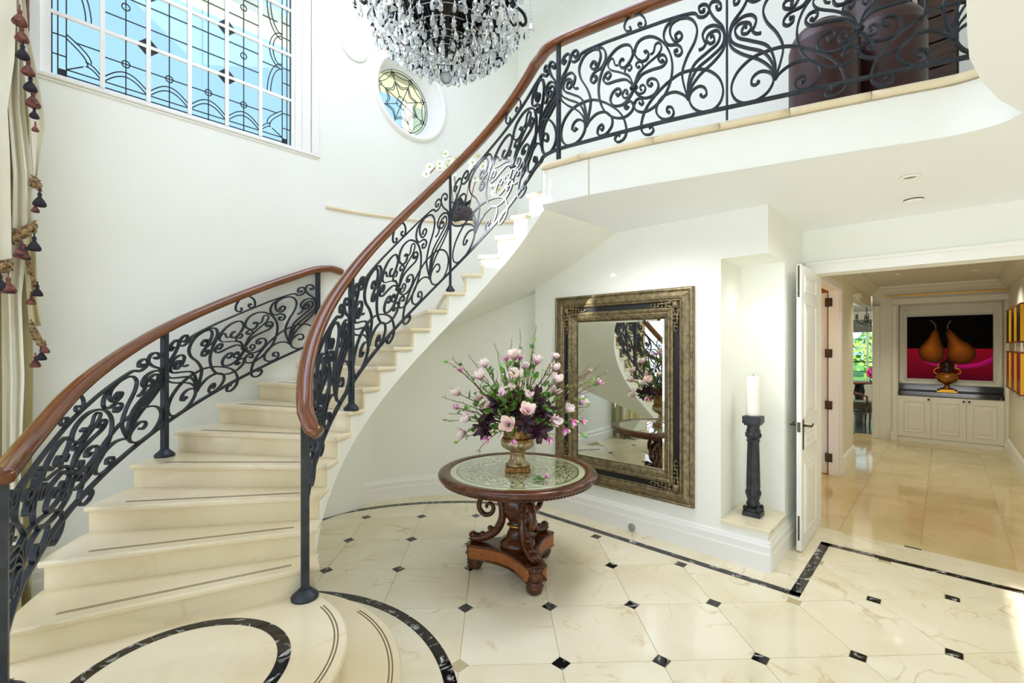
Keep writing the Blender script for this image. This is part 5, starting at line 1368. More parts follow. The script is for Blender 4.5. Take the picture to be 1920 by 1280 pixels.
# painting of two pears: a flat panel, its picture built as flat layers
pa0, pa1, pz0, pz1 = -0.50, 0.585, 1.115, 2.22; PBK = 11.07
pt = thing('pear_painting', P(0.043, PBK, pz0), 'square painting of two brown pears on crimson cloth, black background', 'painting')
q = MB(); q.rbox(pa0, pa1, PBK, 11.12, pz0, pz1); q.build('canvas', mat('painted_black', srgb(12, 9, 9), 0.8, 0, 0.1), pt)
def pq_(x, y, k=0): return P(pa0 + (pa1 - pa0) * x, PBK - 0.001 - 0.0006 * k, pz0 + (pz1 - pz0) * y)
def gradmat(name, c0, c1, axis, lo, hi, c2=None):
    m = mat(name, c0, 0.7, 0, 0.12); n, l, b = nodes(m); u = n.new('ShaderNodeTexCoord'); s = n.new('ShaderNodeSeparateXYZ'); r = n.new('ShaderNodeValToRGB')
    l.new(u.outputs['UV'], s.inputs[0]); l.new(s.outputs[axis], r.inputs[0])
    r.color_ramp.elements[0].position = lo; r.color_ramp.elements[0].color = c0; r.color_ramp.elements[1].position = hi; r.color_ramp.elements[1].color = c1
    if c2: e = r.color_ramp.elements.new((lo + hi) / 2); e.color = c2
    l.new(r.outputs[0], b.inputs['Base Color']); return m
q = MB(); q.add([pq_(0, 0), pq_(1, 0), pq_(1, 0.485), pq_(0, 0.485)], [(0, 1, 2, 3)], False, [[(0, 0), (1, 0), (1, 1), (0, 1)]]); q.build('painted_cloth', gradmat('painted_crimson', srgb(110, 0, 40), srgb(196, 20, 64), 1, 0, 1), pt)
top = [(0.22, 0.31), (0.34, 0.25), (0.48, 0.265), (0.62, 0.235), (0.75, 0.245), (0.88, 0.29), (1.0, 0.375)]; bot = [(0.22, 0.26), (0.34, 0.20), (0.48, 0.195), (0.62, 0.17), (0.75, 0.18), (0.88, 0.21), (1.0, 0.27)]
tp_, bt_ = spline(top, 4), spline(bot, 4); q = MB(); n_ = len(tp_)
q.add([pq_(p[0], p[1] + 0.0, 1) for p in tp_] + [pq_(p[0], p[1], 1) for p in bt_], [(i, n_ + i, n_ + i + 1, i + 1) for i in range(n_ - 1)], False, [[(0, 1), (0, 0), (0, 0), (0, 1)]] * (n_ - 1)); q.build('painted_light', gradmat('painted_magenta', srgb(170, 10, 90), srgb(236, 30, 170), 1, 0.0, 0.7), pt)
def pear(ax, pts, name, k):
    """outline right side and left side about a bent axis; shading rings towards a lit spine"""
    sp = spline(pts, 5, True); c = np.mean(np.array(sp), axis=0); q = MB(); N_ = len(sp); R_ = 6; vs = []; uv = []; fs = []; uvf = []
    cc_ = np.array(ax)
    for r in range(R_ + 1):
        for p in sp: vs.append(pq_(*(cc_ + (np.array(p) - cc_) * (r / R_)), k))
    for r in range(R_):
        for i in range(N_):
            j = (i + 1) % N_; fs.append((r * N_ + i, r * N_ + j, (r + 1) * N_ + j, (r + 1) * N_ + i)); uvf.append([(r / R_, 0), (r / R_, 0), ((r + 1) / R_, 0), ((r + 1) / R_, 0)])
    q.add(vs, fs, False, uvf); q.build(name, M['pear'], pt)
M['pear'] = gradmat('painted_pear', srgb(206, 118, 36), srgb(70, 36, 12), 0, 0.05, 1.0, srgb(164, 90, 26))
pear((0.28, 0.50), [(0.36, 0.80), (0.385, 0.76), (0.40, 0.68), (0.43, 0.56), (0.46, 0.45), (0.45, 0.33), (0.38, 0.265), (0.29, 0.26), (0.19, 0.31), (0.145, 0.40), (0.16, 0.50), (0.22, 0.59), (0.28, 0.68), (0.32, 0.77)], 'painted_pear', 2)
pear((0.62, 0.50), [(0.50, 0.79), (0.53, 0.78), (0.58, 0.71), (0.66, 0.62), (0.76, 0.54), (0.815, 0.44), (0.80, 0.33), (0.72, 0.26), (0.62, 0.25), (0.53, 0.29), (0.485, 0.38), (0.49, 0.50), (0.495, 0.62), (0.475, 0.72)], 'painted_pear', 3)
for pts in ([(0.355, 0.80), (0.35, 0.86), (0.31, 0.92), (0.285, 0.935)], [(0.495, 0.79), (0.50, 0.86), (0.53, 0.91), (0.525, 0.925)]):
    q = MB(); q.sweep([pq_(x, y, 4) for x, y in spline(pts, 4)], -DD, rect(0.001, 0.012), smooth=False); q.build('painted_stalk', mat('painted_stalk', srgb(130, 84, 50), 0.5), pt)
# gilt vase on the worktop
M['amber'] = noisy(mat('amber_lacquer', srgb(150, 90, 30), 0.15, 0.3), srgb(110, 60, 18), srgb(190, 122, 46), 6)
vc = P(0.03, 10.93, 0.90); vz = thing('gilt_vase', vc, 'dark amber two-handled vase with gilt foot on the black worktop', 'vase')
q = MB(); q.box(vc + UP * 0.015, 0.26, 0.16, 0.03, ROTZ); q.box(vc + UP * 0.04, 0.19, 0.13, 0.02, ROTZ); q.build('vase_plinth', M['gold'], vz, 0.004)
q = MB(); q.lathe([(0.06, 0.05), (0.03, 0.09), (0.025, 0.12), (0.05, 0.15), (0.12, 0.19), (0.15, 0.24), (0.152, 0.27), (0.13, 0.31), (0.085, 0.34)], vc, 36); q.build('vase_bowl', M['amber'], vz)
q = MB(); q.lathe([(0.085, 0.335), (0.075, 0.38), (0.085, 0.45), (0.095, 0.48), (0.07, 0.52), (0.03, 0.545), (0.012, 0.57), (0.004, 0.62)], vc, 30); q.build('vase_neck', mat('dark_lacquer', srgb(44, 24, 10), 0.2, 0.2), vz)
for s_ in (-1, 1):
    q = MB(); q.tube([vc + WD * (s_ * x) + UP * z for x, z in spline([(0.12, 0.31), (0.165, 0.34), (0.15, 0.40), (0.10, 0.42), (0.12, 0.46), (0.095, 0.48)], 4)], 0.011, 8); q.build('vase_handle', M['gold'], vz)
# gilt shadow-box pictures on the right wall
M['gilt'] = mat('bright_gilt', srgb(236, 176, 20), 0.3, 0.4); M['redbrown'] = mat('red_brown_edge', srgb(120, 56, 16), 0.4)
for j, (z0, z1, row, cm) in enumerate(((1.76, 2.22, 'upper', 'painted_dark'), (1.09, 1.60, 'lower', 'painted_crimson'))):
    for i, (b0, b1) in enumerate(((9.95, 10.45), (9.25, 9.75), (8.55, 9.05))):
        t = thing('gilt_picture', P(0.75, (b0 + b1) / 2, z0), 'small picture in deep gilt box frame, %s row, %s from the far wall' % (row, ORD[i]), 'picture', 'gilt pictures on the right hall wall')
        q = MB(); q.rbox(0.69, 0.748, b0, b0 + 0.03, z0, z1); q.build('frame_side', M['gilt'], t); q = MB(); q.rbox(0.69, 0.748, b1 - 0.03, b1, z0, z1); q.build('frame_side', M['gilt'], t)
        q = MB(); q.rbox(0.69, 0.748, b0, b1, z1, z1 + 0.02); q.build('frame_rail', M['redbrown'], t); q = MB(); q.rbox(0.69, 0.748, b0, b1, z0 - 0.02, z0); q.build('frame_rail', M['redbrown'], t)
        q = MB(); q.rbox(0.694, 0.748, b0 + 0.03, b1 - 0.03, z0, z1)
        q.build('picture_panel', mat('picture_dark', srgb(30, 14, 10), 0.3) if j == 0 else mat('picture_crimson', srgb(130, 14, 40), 0.3), t)
downlight(P(-0.51, 9.0, 2.77), 'recessed downlight in the hall ceiling, left of the two'); downlight(P(0.32, 9.3, 2.77), 'recessed downlight in the hall ceiling, right of the two')
spotlamp('hall_lamp', P(-0.51, 9.0, 2.7), 36, (0.95, 0.96, 0.82), 130); spotlamp('hall_lamp', P(0.32, 9.3, 2.7), 36, (0.95, 0.96, 0.82), 130)
spotlamp('hall_lamp', P(-0.1, 6.6, 2.7), 26, (0.95, 0.97, 0.85), 140)
pointlamp('dining_fill', P(-2.6, 13.5, 2.2), 160, (1, 0.97, 0.92), 0.2)  # added fill lamp brightening the dining room, tied to no fixture
spotlamp('niche_lamp', P(-1.14, 4.13, 2.36), 5, (1, 0.93, 0.82), 90)
pointlamp('study_lamp', P(-1.9, 6.6, 1.9), 7, (1, 0.7, 0.35), 0.1)

# ================================================================== DINING ROOM
M['chairwood'] = wood('walnut_chair', srgb(58, 34, 18), srgb(116, 74, 42), 0.3, 'obj', (4, 4, 12), 3)
def dining_chair(c, rz, label):
    t = thing('dining_chair', (0, 0, 0), label, 'chair', 'dining chairs'); X = Vector((1, 0, 0)); Y = Vector((0, 1, 0))
    q = MB(); q.box((0, 0, 0.45), 0.5, 0.5, 0.09); q.build('seat', mat('green_seat', srgb(70, 74, 54), 0.7), t, 0.02)
    q = MB(); q.box((0, 0, 0.385), 0.5, 0.5, 0.05); q.build('seat_frame', M['chairwood'], t, 0.005)
    for sx_ in (-1, 1):
        q = MB(); q.tube([(0.22 * sx_, 0.22, 0.0), (0.225 * sx_, 0.23, 0.2), (0.22 * sx_, 0.22, 0.42)], 0.022, 8, [0.6, 0.9, 1.2]); q.build('leg', M['chairwood'], t)
        q = MB(); q.tube([(0.22 * sx_, -0.26, 0.0), (0.22 * sx_, -0.22, 0.4), (0.22 * sx_, -0.24, 0.7), (0.2 * sx_, -0.3, 0.95)], 0.022, 8, [0.7, 1.1, 1.1, 1]); q.build('leg', M['chairwood'], t)
        q = MB(); q.tube([(0.24 * sx_, 0.18, 0.42), (0.25 * sx_, 0.17, 0.62), (0.25 * sx_, 0.0, 0.66), (0.22 * sx_, -0.24, 0.68)], 0.02, 8); q.build('arm', M['chairwood'], t)
    q = MB(); q.sweep([(-0.2, -0.3, 0.92), (0, -0.34, 0.94), (0.2, -0.3, 0.92)], UP, rect(0.08, 0.03), smooth=False); q.sweep([(-0.22, -0.25, 0.70), (0, -0.28, 0.72), (0.22, -0.25, 0.70)], UP, rect(0.04, 0.025), smooth=False); q.build('backrest', M['chairwood'], t)
    t.location = c; t.rotation_euler = (0, 0, rz); return t
cpos = at(1603, 790, 10.2); cpos.z = 0
dining_chair(cpos, ROTZ - 1.3, 'dark wooden dining armchair at the table through the far opening')
tp0 = at(1629, 700, 12.2) - WD * 0.2; tp0.z = 0
t = thing('dining_table', tp0, 'round dining table on dark pedestal seen through the far opening', 'table')
q = MB(); q.lathe([(0.56, 0.72), (0.58, 0.735), (0.58, 0.755), (0.0, 0.757)], tp0, 48); q.build('tabletop', M['chairwood'], t)
q = MB(); q.lathe([(0.38, 0.0), (0.36, 0.04), (0.12, 0.08), (0.09, 0.3), (0.12, 0.5), (0.09, 0.66), (0.2, 0.72)], tp0, 28); q.build('pedestal', M['black'], t)
q = MB(); rg = random.Random(4); fc = tp0 + WD * 0.22 + Vector((0.0, -0.1, 0.757)); t = thing('flower_ball', fc, 'round magenta flower ball in a small vase on the dining table', 'flower')
q.lathe([(0.05, 0), (0.07, 0.06), (0.04, 0.12)], fc, 16); q.build('vase', M['glass'], t)
q = MB()
for _ in range(60):
    d = Vector((rg.gauss(0, 1), rg.gauss(0, 1), rg.gauss(0, 1))).normalized(); q.sphere(fc + UP * 0.24 + d * 0.11, 0.04, 6, 4)
q.build('flower_head', mat('magenta_flowers', srgb(170, 40, 110), 0.6), t)
hc = at(1625, 600, 12.0); t = thing('dining_chandelier', hc, 'small dark chandelier with crystal drops through the far opening', 'chandelier')
q = MB(); q.tube([hc, (hc.x, hc.y, CEIL)], 0.012, 6); q.lathe([(0.03, -0.05), (0.06, 0.0), (0.03, 0.08)], hc, 12); q.build('stem', M['black'], t)
for k in range(6):
    a = k * PI / 3; d = Vector((math.cos(a), math.sin(a), 0)); q = MB(); q.tube([hc + d * x + UP * z for x, z in spline([(0.02, 0), (0.12, -0.08), (0.22, -0.04), (0.24, 0.06)], 4)], 0.012, 6); q.lathe([(0.02, 0.06), (0.03, 0.08), (0.012, 0.085), (0.012, 0.16)], hc + d * 0.24, 8); q.build('arm', M['black'], t)
q = MB()
for k in range(40):
    a = rg.uniform(0, 2 * PI); r_ = rg.uniform(0.02, 0.24); q.sphere(hc + Vector((r_ * math.cos(a), r_ * math.sin(a), -0.12 - 0.25 * (0.26 - r_) * rg.random())), 0.016, 6, 4, (1, 1, 1.6))
tag(q.build('crystal_drops', M['glass'], t), kind='stuff')
# dining window and garden
mb = MB()
for aa in (-3.56, -2.45, -1.75, -0.98): mb.rbox(aa - 0.03, aa + 0.03, 18.02, 18.1, 0.55, 2.35)
for z in (0.56, 2.33): mb.rbox(-3.6, -0.9, 18.02, 18.1, z - 0.03, z + 0.03)
w3 = struct('window_3', mb, M['white'])
q = MB(); q.rbox(-3.6, -0.9, 18.05, 18.06, 0.55, 2.35); q.build('pane', M['glass'], w3)
q = MB(); q.rbox(-3.6, -0.9, 17.85, 17.95, 2.12, 2.5); tag(q.build('window_blind', mat('grey_blind', srgb(120, 122, 110), 0.7)), 'grey roman blind drawn up above the dining window', 'blind')
mb = MB(); mb.rbox(-40, 30, 18.3, 26, -0.3, -0.1); struct('ground', mb, mat('pale_paving', srgb(220, 216, 206), 0.8))
mb = MB(); mb.rbox(-30, A_L - 0.45, -10, 18.3, -0.3, -0.1); struct('bounce_ground', mb, mat('pale_bounce_ground', srgb(226, 222, 212), 0.8))  # unseen pale ground added to bounce light up onto the eave
mb = MB(); mb.rbox(-40, 30, 26, 60, -0.3, -0.09); struct('lawn', mb, mat('lawn_green', srgb(110, 160, 70), 0.8))
for k in range(7):
    q = MB(); aa = -7.0 + k * 1.4; q.rbox(aa - 0.03, aa + 0.03, 21.0, 21.05, -0.1, 1.15)
    q.rbox(aa, aa + 1.4, 21.01, 21.03, 1.1, 1.14); q.rbox(aa, aa + 1.4, 21.01, 21.03, 0.75, 0.77); q.rbox(aa, aa + 1.4, 21.01, 21.03, 0.4, 0.42); tag(q.build('fence_bay', M['black']), 'thin black wire fence bay in the garden, %s from the left' % ORD[k], 'fence', 'garden fence bays')
for k in range(6):
    bush('hedge', P(-7.5 + k * 2.2, 32, 2.0), 2.2, 'bright green garden hedge beyond the dining window, %s from the left' % ORD[k], 0.85, 20 + k, 500, 0.3, M['leaf2'])['group'] = 'garden hedges'

# ================================================================== GALLERY VASES
M['vase'] = mat('ribbed_brown_clay', srgb(64, 34, 34), 0.35)
def big_vase(c, R, h, label):
    t = thing('floor_vase', c, label, 'vase', 'ribbed floor vases on the landing'); prof = []
    N_ = 34
    for i in range(N_ * 2 + 1):
        z = h * 0.86 * i / (N_ * 2); prof.append((R * (0.93 + 0.07 * math.sin(min(1, z / (0.4 * h)) * PI / 2)) + (0.006 if i % 2 else 0), z))
    for k in range(1, 9):
        a = k / 8 * PI / 2; prof.append((R * 0.5 + R * 0.5 * math.cos(a), h * 0.86 + h * 0.14 * math.sin(a)))
    q = MB(); q.lathe(prof, c, 48); q.build('vase_body', M['vase'], t)
    q = MB(); q.lathe([(R * 0.5, h), (R * 0.53, h + 0.02), (R * 0.45, h + 0.03), (R * 0.4, h - 0.03)], c, 36); q.build('vase_lip', M['vase'], t); return t
v1 = at(1544, 190, 3.25); v1.z = LAND; big_vase(v1, 0.205, 0.84, 'lower dark brown ribbed floor vase, left of the trio on the landing')
v2 = at(1660, 170, 3.32); v2.z = LAND; big_vase(v2, 0.225, 0.98, 'dark brown ribbed floor vase, right of the trio on the landing')
v3 = at(1640, 150, 3.80); v3.z = LAND; big_vase(v3, 0.23, 1.6, 'tallest dark maroon ribbed floor vase, behind the other two on the landing')

# ================================================================== ORCHID
M['pot'] = noisy(mat('dark_stone_pot', srgb(62, 52, 50), 0.6), srgb(40, 34, 34), srgb(92, 76, 72), 12, bump=0.4, bscale=40)
pc = pol(96.5, 2.30); pc.z = LAND; k_ = 1.0
pc = Vector((0, 0, 0)) + at(866, 408, pc.y); pc.z = LAND
orc = thing('orchid_pot', pc, 'round dark stone pot on the ledge holding white orchids', 'pot')
q = MB(); q.lathe([(0.07, 0.0), (0.10, 0.03), (0.128, 0.09), (0.13, 0.14), (0.118, 0.19), (0.105, 0.205), (0.095, 0.2), (0.09, 0.17), (0.0, 0.165)], pc, 32); q.build('pot_body', M['pot'], orc)
M['orchid'] = mat('white_orchid', srgb(250, 250, 242), 0.5); M['orchid_c'] = mat('orchid_throat', srgb(180, 200, 40), 0.5); M['cane'] = mat('cane_stake', srgb(150, 104, 50), 0.6); M['dleaf'] = mat('orchid_leaf', srgb(28, 46, 24), 0.35)
def pmesh(name, L, W, m):
    q = MB(); vs = []; fs = []
    for i in range(5):
        t_ = i / 4; w = W * math.sin(PI * (0.1 + 0.85 * t_)) ** 0.7; vs += [(L * t_, -w, 0.006 * math.sin(t_ * 3)), (L * t_, 0, 0.0), (L * t_, w, 0.006 * math.sin(t_ * 3))]
    for i in range(4):
        for j in range(2): o = i * 3 + j; fs.append((o, o + 1, o + 4, o + 3))
    q.add(vs, fs, True); o = q.build(name, m); d = o.data; bpy.data.objects.remove(o); return d
OP = pmesh('orchid_petal', 0.05, 0.03, M['orchid']); OL = pmesh('orchid_leaf', 0.2, 0.045, M['dleaf'])
stems = [[(850, 390), (846, 345), (838, 312), (822, 310), (806, 325)], [(858, 390), (852, 330), (850, 300), (838, 292)], [(872, 390), (878, 350), (886, 305), (900, 300), (915, 318)], [(880, 390), (890, 345), (905, 325), (920, 345), (930, 365)]]
for si, st2 in enumerate(stems):
    rg = random.Random(40 + si); Y0 = pc.y + (-0.03, 0.03, -0.02, 0.04)[si]
    root = thing('white_orchid', pc + UP * 0.17, 'white orchid flower stem, %s from the left in the stone pot on the ledge' % ORD[si], 'orchid', 'orchid stems in the stone pot')
    pts = [at(u, v, Y0 + 0.0) for u, v in st2]; sp = [Vector(p) for p in spline(pts, 5)]
    q = MB(); q.tube(sp, 0.006, 6); q.build('flower_stalk', M['cane'], root)
    for k in range(7):
        p = sp[int(len(sp) * (0.42 + 0.57 * k / 6)) if k < 6 else -1] + Vector((rg.uniform(-.05, .05), rg.uniform(-.08, .02), rg.uniform(-.05, .05)))
        q = MB(); q.sphere(p - Vector((0, 0.012, 0)), 0.011, 6, 4); fl2 = q.build('orchid_flower', M['orchid_c'], root); f = Vector((rg.uniform(-.5, .5), -1, rg.uniform(-.5, .3))).normalized(); rot = f.to_track_quat('Z', 'X').to_matrix().to_4x4()
        for e in range(5):
            o = bpy.data.objects.new('orchid_petal', OP); COL.objects.link(o); o.parent = fl2
            o.matrix_local = Matrix.Translation(p - root.location) @ rot @ Matrix.Rotation(e * 2 * PI / 5 + 0.3, 4, 'Z') @ Matrix.Rotation(-0.25, 4, 'Y')
for k in range(6):
    a = k * PI / 3 + 0.4; o = bpy.data.objects.new('orchid_leaf', OL); COL.objects.link(o); o.parent = orc
    o.matrix_local = Matrix.Translation(Vector((0, 0, 0.17))) @ Matrix.Rotation(a, 4, 'Z') @ Matrix.Rotation(-0.9 + 0.25 * (k % 2), 4, 'Y') @ Matrix.Scale(0.85, 4)

# ================================================================== CURTAINS
M['silk'] = noisy(mat('cream_silk', srgb(226, 222, 202), 0.5), srgb(214, 208, 186), srgb(234, 231, 215), 3, 4, stretch=(1, 1, 0.2))
M['silk_gold'] = noisy(mat('gold_silk', srgb(196, 184, 130), 0.4), srgb(180, 168, 112), srgb(222, 212, 168), 3, 4, stretch=(1, 1, 0.15)); 
for k_ in ('silk', 'silk_gold'): M[k_].node_tree.nodes['Principled BSDF'].inputs['Sheen Weight'].default_value = 0.3
M['fringe'] = noisy(mat('brown_gimp', srgb(120, 92, 56), 0.8), srgb(70, 46, 30), srgb(176, 146, 98), 60)
M['tassel'] = noisy(mat('plum_tassel', srgb(92, 48, 44), 0.8), srgb(58, 28, 34), srgb(140, 84, 70), 40); M['tassel_d'] = mat('dark_tassel', srgb(34, 30, 40), 0.8)
def cloth(q, left, right, z0, z1, a, amp, folds, ph=0.0, nz=30, nb=None, thick=0.006, drift=0.0):
    """a hanging pleated sheet between two side outlines b(z)"""
    nb = nb or folds * 8; vs = []; fs = []
    for layer in (0, 1):
        for i in range(nz + 1):
            t = i / nz; z = z0 + (z1 - z0) * t; l, r = left(z), right(z)
            for j in range(nb + 1):
                s = j / nb; b = l + (r - l) * s
                dep = amp * math.sin(2 * PI * folds * s + ph + drift * t) + 0.3 * amp * math.sin(2 * PI * folds * 2.3 * s + 1 + 2 * t)
                vs.append(P(a + dep - layer * thick, b, z))
    W_ = nb + 1; off = (nz + 1) * W_
    for i in range(nz):
        for j in range(nb):
            o = i * W_ + j; fs.append((o, o + 1, o + W_ + 1, o + W_)); o += off; fs.append((o, o + W_, o + W_ + 1, o + 1))
    return q.add(vs, fs, True)
T = lambda xs, ys: (lambda z: float(np.interp(z, xs, ys)))
def bpx(u, a=-4.25):   # where the line of sight through column u crosses the curtain plane
    k = (u - 960) / 870; y = a / (C43 * k - S43); return S43 * k * y + C43 * y, y
def zpx(u, v, a=-4.25): return 1.7 + (648 - v) / 870 * bpx(u, a)[1]
cur = thing('curtain', P(-4.25, -0.4, 0), 'heavy cream and gold silk curtain with tasselled swags at the left edge', 'curtain')
q = MB(); cloth(q, lambda z: -1.15, T([0, 1.0, 1.5, 2.4, 4.7], [bpx(58, -4.33)[0], bpx(60, -4.33)[0], bpx(62, -4.33)[0], bpx(60, -4.33)[0], bpx(40, -4.33)[0]]), 0.0, 4.7, -4.33, 0.05, 7, 0.6, 40, 90, 0.006, 0.8); q.build('long_drape', M['silk_gold'], cur)
q = MB(); cloth(q, T([0.4, 1.5, 2.3], [bpx(4, -4.24)[0], bpx(4, -4.24)[0], bpx(2, -4.24)[0]]), T([0.4, 0.9, 1.5, 2.0, 2.3], [bpx(46, -4.24)[0], bpx(38, -4.24)[0], bpx(46, -4.24)[0], bpx(40, -4.24)[0], bpx(50, -4.24)[0]]), 0.3, 2.5, -4.24, 0.022, 2, 0.3, 40, 30, 0.006, 2.5); q.build('long_drape', M['silk'], cur)
JA = [  # swags: outlines as (v, left u, right u), plane, material
 ([(-260, -190, 20), (0, -180, 31), (120, -180, 27), (210, -175, 14), (300, -170, 19), (495, -160, 22)], -4.10, 'silk', 2, 0.035),
 ([(-260, 10, 40), (0, 14, 36), (60, 18, 42), (200, 14, 46), (330, 24, 62), (430, 22, 62)], -4.17, 'silk', 2, 0.028),
 ([(-260, 30, 46), (0, 30, 48), (60, 36, 54), (140, 44, 72), (225, 54, 86), (325, 62, 70)], -4.22, 'silk', 1, 0.015),
 ([(440, 40, 66), (560, 50, 70), (610, 54, 78)], -4.26, 'silk_gold', 1, 0.02),
]
for ol, a_, mk, fo, amp in JA:
    zs = [zpx(40, v, a_) for v, l, r in ol][::-1]; ls_ = [bpx(l, a_)[0] for v, l, r in ol][::-1]; rs_ = [bpx(r, a_)[0] for v, l, r in ol][::-1]
    q = MB(); cloth(q, T(zs, ls_), T(zs, rs_), zs[0], zs[-1], a_, amp, fo, 0.4, 40, 40); q.build('swag', M[mk], cur)
def fringe(u0, v0, u1, v1, a, w=0.05):
    q = MB(); n_ = 14; rg = random.Random(int(u0 * 7 + v0))
    for i in range(n_):
        t = i / (n_ - 1); u, v = u0 + (u1 - u0) * t, v0 + (v1 - v0) * t; b, _ = bpx(u, a); p = P(a + 0.03, b, zpx(u, v, a))
        q.sphere(p + UP * rg.uniform(-.004, .004), 0.014, 6, 4, (1, 1, 1.4)); q.tube([p, p - UP * w * rg.uniform(0.6, 1.0) + DD * rg.uniform(-.008, .008)], 0.0065, 5); q.sphere(p + UP * 0.03, 0.008, 5, 4)
    tag(q.build('fringe', M['fringe'], cur), kind='stuff')
def tassel(u, v, a, s=1.0, dark=False):
    b, _ = bpx(u, a); p = P(a + 0.045, b, zpx(u, v, a)); q = MB()
    q.tube([p + UP * 0.06 * s, p + UP * 0.03 * s], 0.004, 5); q.lathe([(0.004, 0.04 * s), (0.010 * s, 0.03 * s), (0.008 * s, 0.012 * s), (0.02 * s, -0.006 * s), (0.028 * s, -0.022 * s), (0.03 * s, -0.034 * s), (0.024 * s, -0.042 * s), (0.0, -0.044 * s)], p, 14, flute=lambda t, z: 1 + 0.06 * math.cos(9 * t)); q.build('tassel', M['tassel_d' if dark else 'tassel'], cur)
fringe(-20, 505, 20, 497, -4.09); fringe(24, 448, 66, 425, -4.16); fringe(60, 340, 74, 350, -4.2, 0.04); fringe(47, 470, 68, 545, -4.22); fringe(58, 610, 80, 650, -4.25, 0.06)
for u, v, a, s, d in ((37, 38, -4.12, 1.2, 0), (41, 70, -4.13, 1.1, 0), (43, 102, -4.13, 1.1, 1), (53, 132, -4.14, 1.1, 0), (57, 162, -4.15, 1.1, 1), (62, 190, -4.16, 1.2, 0), (64, 216, -4.16, .8, 1), (66, 243, -4.16, .6, 0), (74, 376, -4.16, 1.1, 1), (66, 392, -4.16, .7, 0),
                    (64, 458, -4.12, 1.1, 1), (40, 470, -4.12, 1.2, 0), (16, 535, -4.06, 1.2, 0), (0, 530, -4.06, 1.2, 1), (70, 545, -4.2, .9, 1), (58, 562, -4.2, .8, 0), (84, 652, -4.22, .8, 0), (77, 664, -4.22, .9, 1), (66, 677, -4.22, .9, 0), (48, 478, -4.2, .8, 1)): tassel(u, v, a, s, d)
q = MB(); b1, _ = bpx(55, -4.3); q.rbox(-4.46, -4.26, b1 - 0.05, b1, 3.70, 4.95); q.rbox(-4.46, -4.2, -3.3, b1, 3.90, 4.05); tag(q.build('timber_pelmet', M['rail'], None, 0.01), 'reddish timber pelmet behind the top of the silk curtain', 'pelmet')
# sheer pleated curtain along the bay
M['sheer'] = mat('gold_sheer', srgb(222, 212, 160), 0.6); M['sheer'].node_tree.nodes['Principled BSDF'].inputs['Transmission Weight'].default_value = 0.25
q = MB(); cloth(q, lambda z: -3.45, lambda z: -1.2, 0.01, 4.6, -4.36, 0.035, 18, 0.0, 10, 150); tag(q.build('sheer_curtain', M['sheer']), 'pleated pale gold sheer curtain, seen only in the mirror', 'curtain')
q = MB(); rg = random.Random(2); vs = []; fs = []
for i in range(25):
    for j in range(91):
        x, y = i / 24, j / 90 - 0.5; fold = 0.5 + 0.5 * math.sin(j * 0.55 + 1.6 * math.sin(x * 3 + j * 0.05)); rise = (1 - x) ** 2
        z = 0.26 * rise * (0.8 + 0.2 * fold) + 0.045 * fold * math.sin(PI * min(1, x * 1.05)) + 0.004; vs.append(P(-4.30 + x * (0.30 + 0.06 * fold), -0.42 + y * 0.9, z))
for i in range(24):
    for j in range(90): o = i * 91 + j; fs.append((o, o + 91, o + 92, o + 1))
q.add(vs, fs, True); q.build('puddled_hem', M['silk_gold'], cur)

# ================================================================== CHANDELIER
M['crystal'] = bpy.data.materials.new('lead_crystal'); M['crystal'].use_nodes = True
n, l = M['crystal'].node_tree.nodes, M['crystal'].node_tree.links; n.remove(n['Principled BSDF'])
tr = n.new('ShaderNodeBsdfTransparent'); tr.inputs[0].default_value = (0.97, 0.99, 1, 1); gl = n.new('ShaderNodeBsdfGlass'); gl.inputs['IOR'].default_value = 1.55; gl.inputs['Roughness'].default_value = 0.0; gs = n.new('ShaderNodeBsdfGlossy'); gs.inputs['Roughness'].default_value = 0.03
m1 = n.new('ShaderNodeMixShader'); m1.inputs[0].default_value = 0.22; m2 = n.new('ShaderNodeMixShader'); fr = n.new('ShaderNodeFresnel'); fr.inputs[0].default_value = 1.5
l.new(tr.outputs[0], m1.inputs[1]); l.new(gl.outputs[0], m1.inputs[2]); df = n.new('ShaderNodeBsdfTranslucent'); df.inputs[0].default_value = (0.92, 0.97, 1, 1); m3 = n.new('ShaderNodeMixShader'); m3.inputs[0].default_value = 0.55; l.new(m1.outputs[0], m3.inputs[1]); l.new(df.outputs[0], m3.inputs[2])
l.new(fr.outputs[0], m2.inputs[0]); l.new(m3.outputs[0], m2.inputs[1]); l.new(gs.outputs[0], m2.inputs[2]); l.new(m2.outputs[0], n['Material Output'].inputs[0])
HC = Vector((-0.37, 2.6, 0)); pointlamp('chandelier_fill', (HC.x, HC.y, 3.9), 22, (1, 0.95, 0.88), 0.25); M['blackiron'] = mat('black_chandelier_iron', srgb(26, 24, 26), 0.4, 0.4)  # added fill lamp brightening the crystals, bulbs taken as off
chd = thing('chandelier', Vector((HC.x, HC.y, 3.18)), 'large crystal chandelier with black ribbed basket hanging in the stair void', 'chandelier')
q = MB(); q.lathe([(0.03, 3.36), (0.07, 3.40), (0.13, 3.46), (0.19, 3.55), (0.235, 3.66), (0.255, 3.80), (0.20, 3.82), (0.1, 3.5), (0.02, 3.42)], HC, 40, flute=lambda t, z: 1 + 0.05 * math.cos(20 * t)); q.build('basket', M['blackiron'], chd)
for k in range(28):
    a = 2 * PI * k / 28; d = Vector((math.cos(a), math.sin(a), 0)); q = MB()
    q.sweep([HC + d * r_ + UP * z for r_, z in spline([(0.04, 3.35), (0.10, 3.405), (0.17, 3.485), (0.23, 3.60), (0.265, 3.78)], 4)], Vector((-d.y, d.x, 0)), rect(0.008, 0.016), smooth=False); q.build('basket_rib', M['blackiron'], chd)
q = MB()
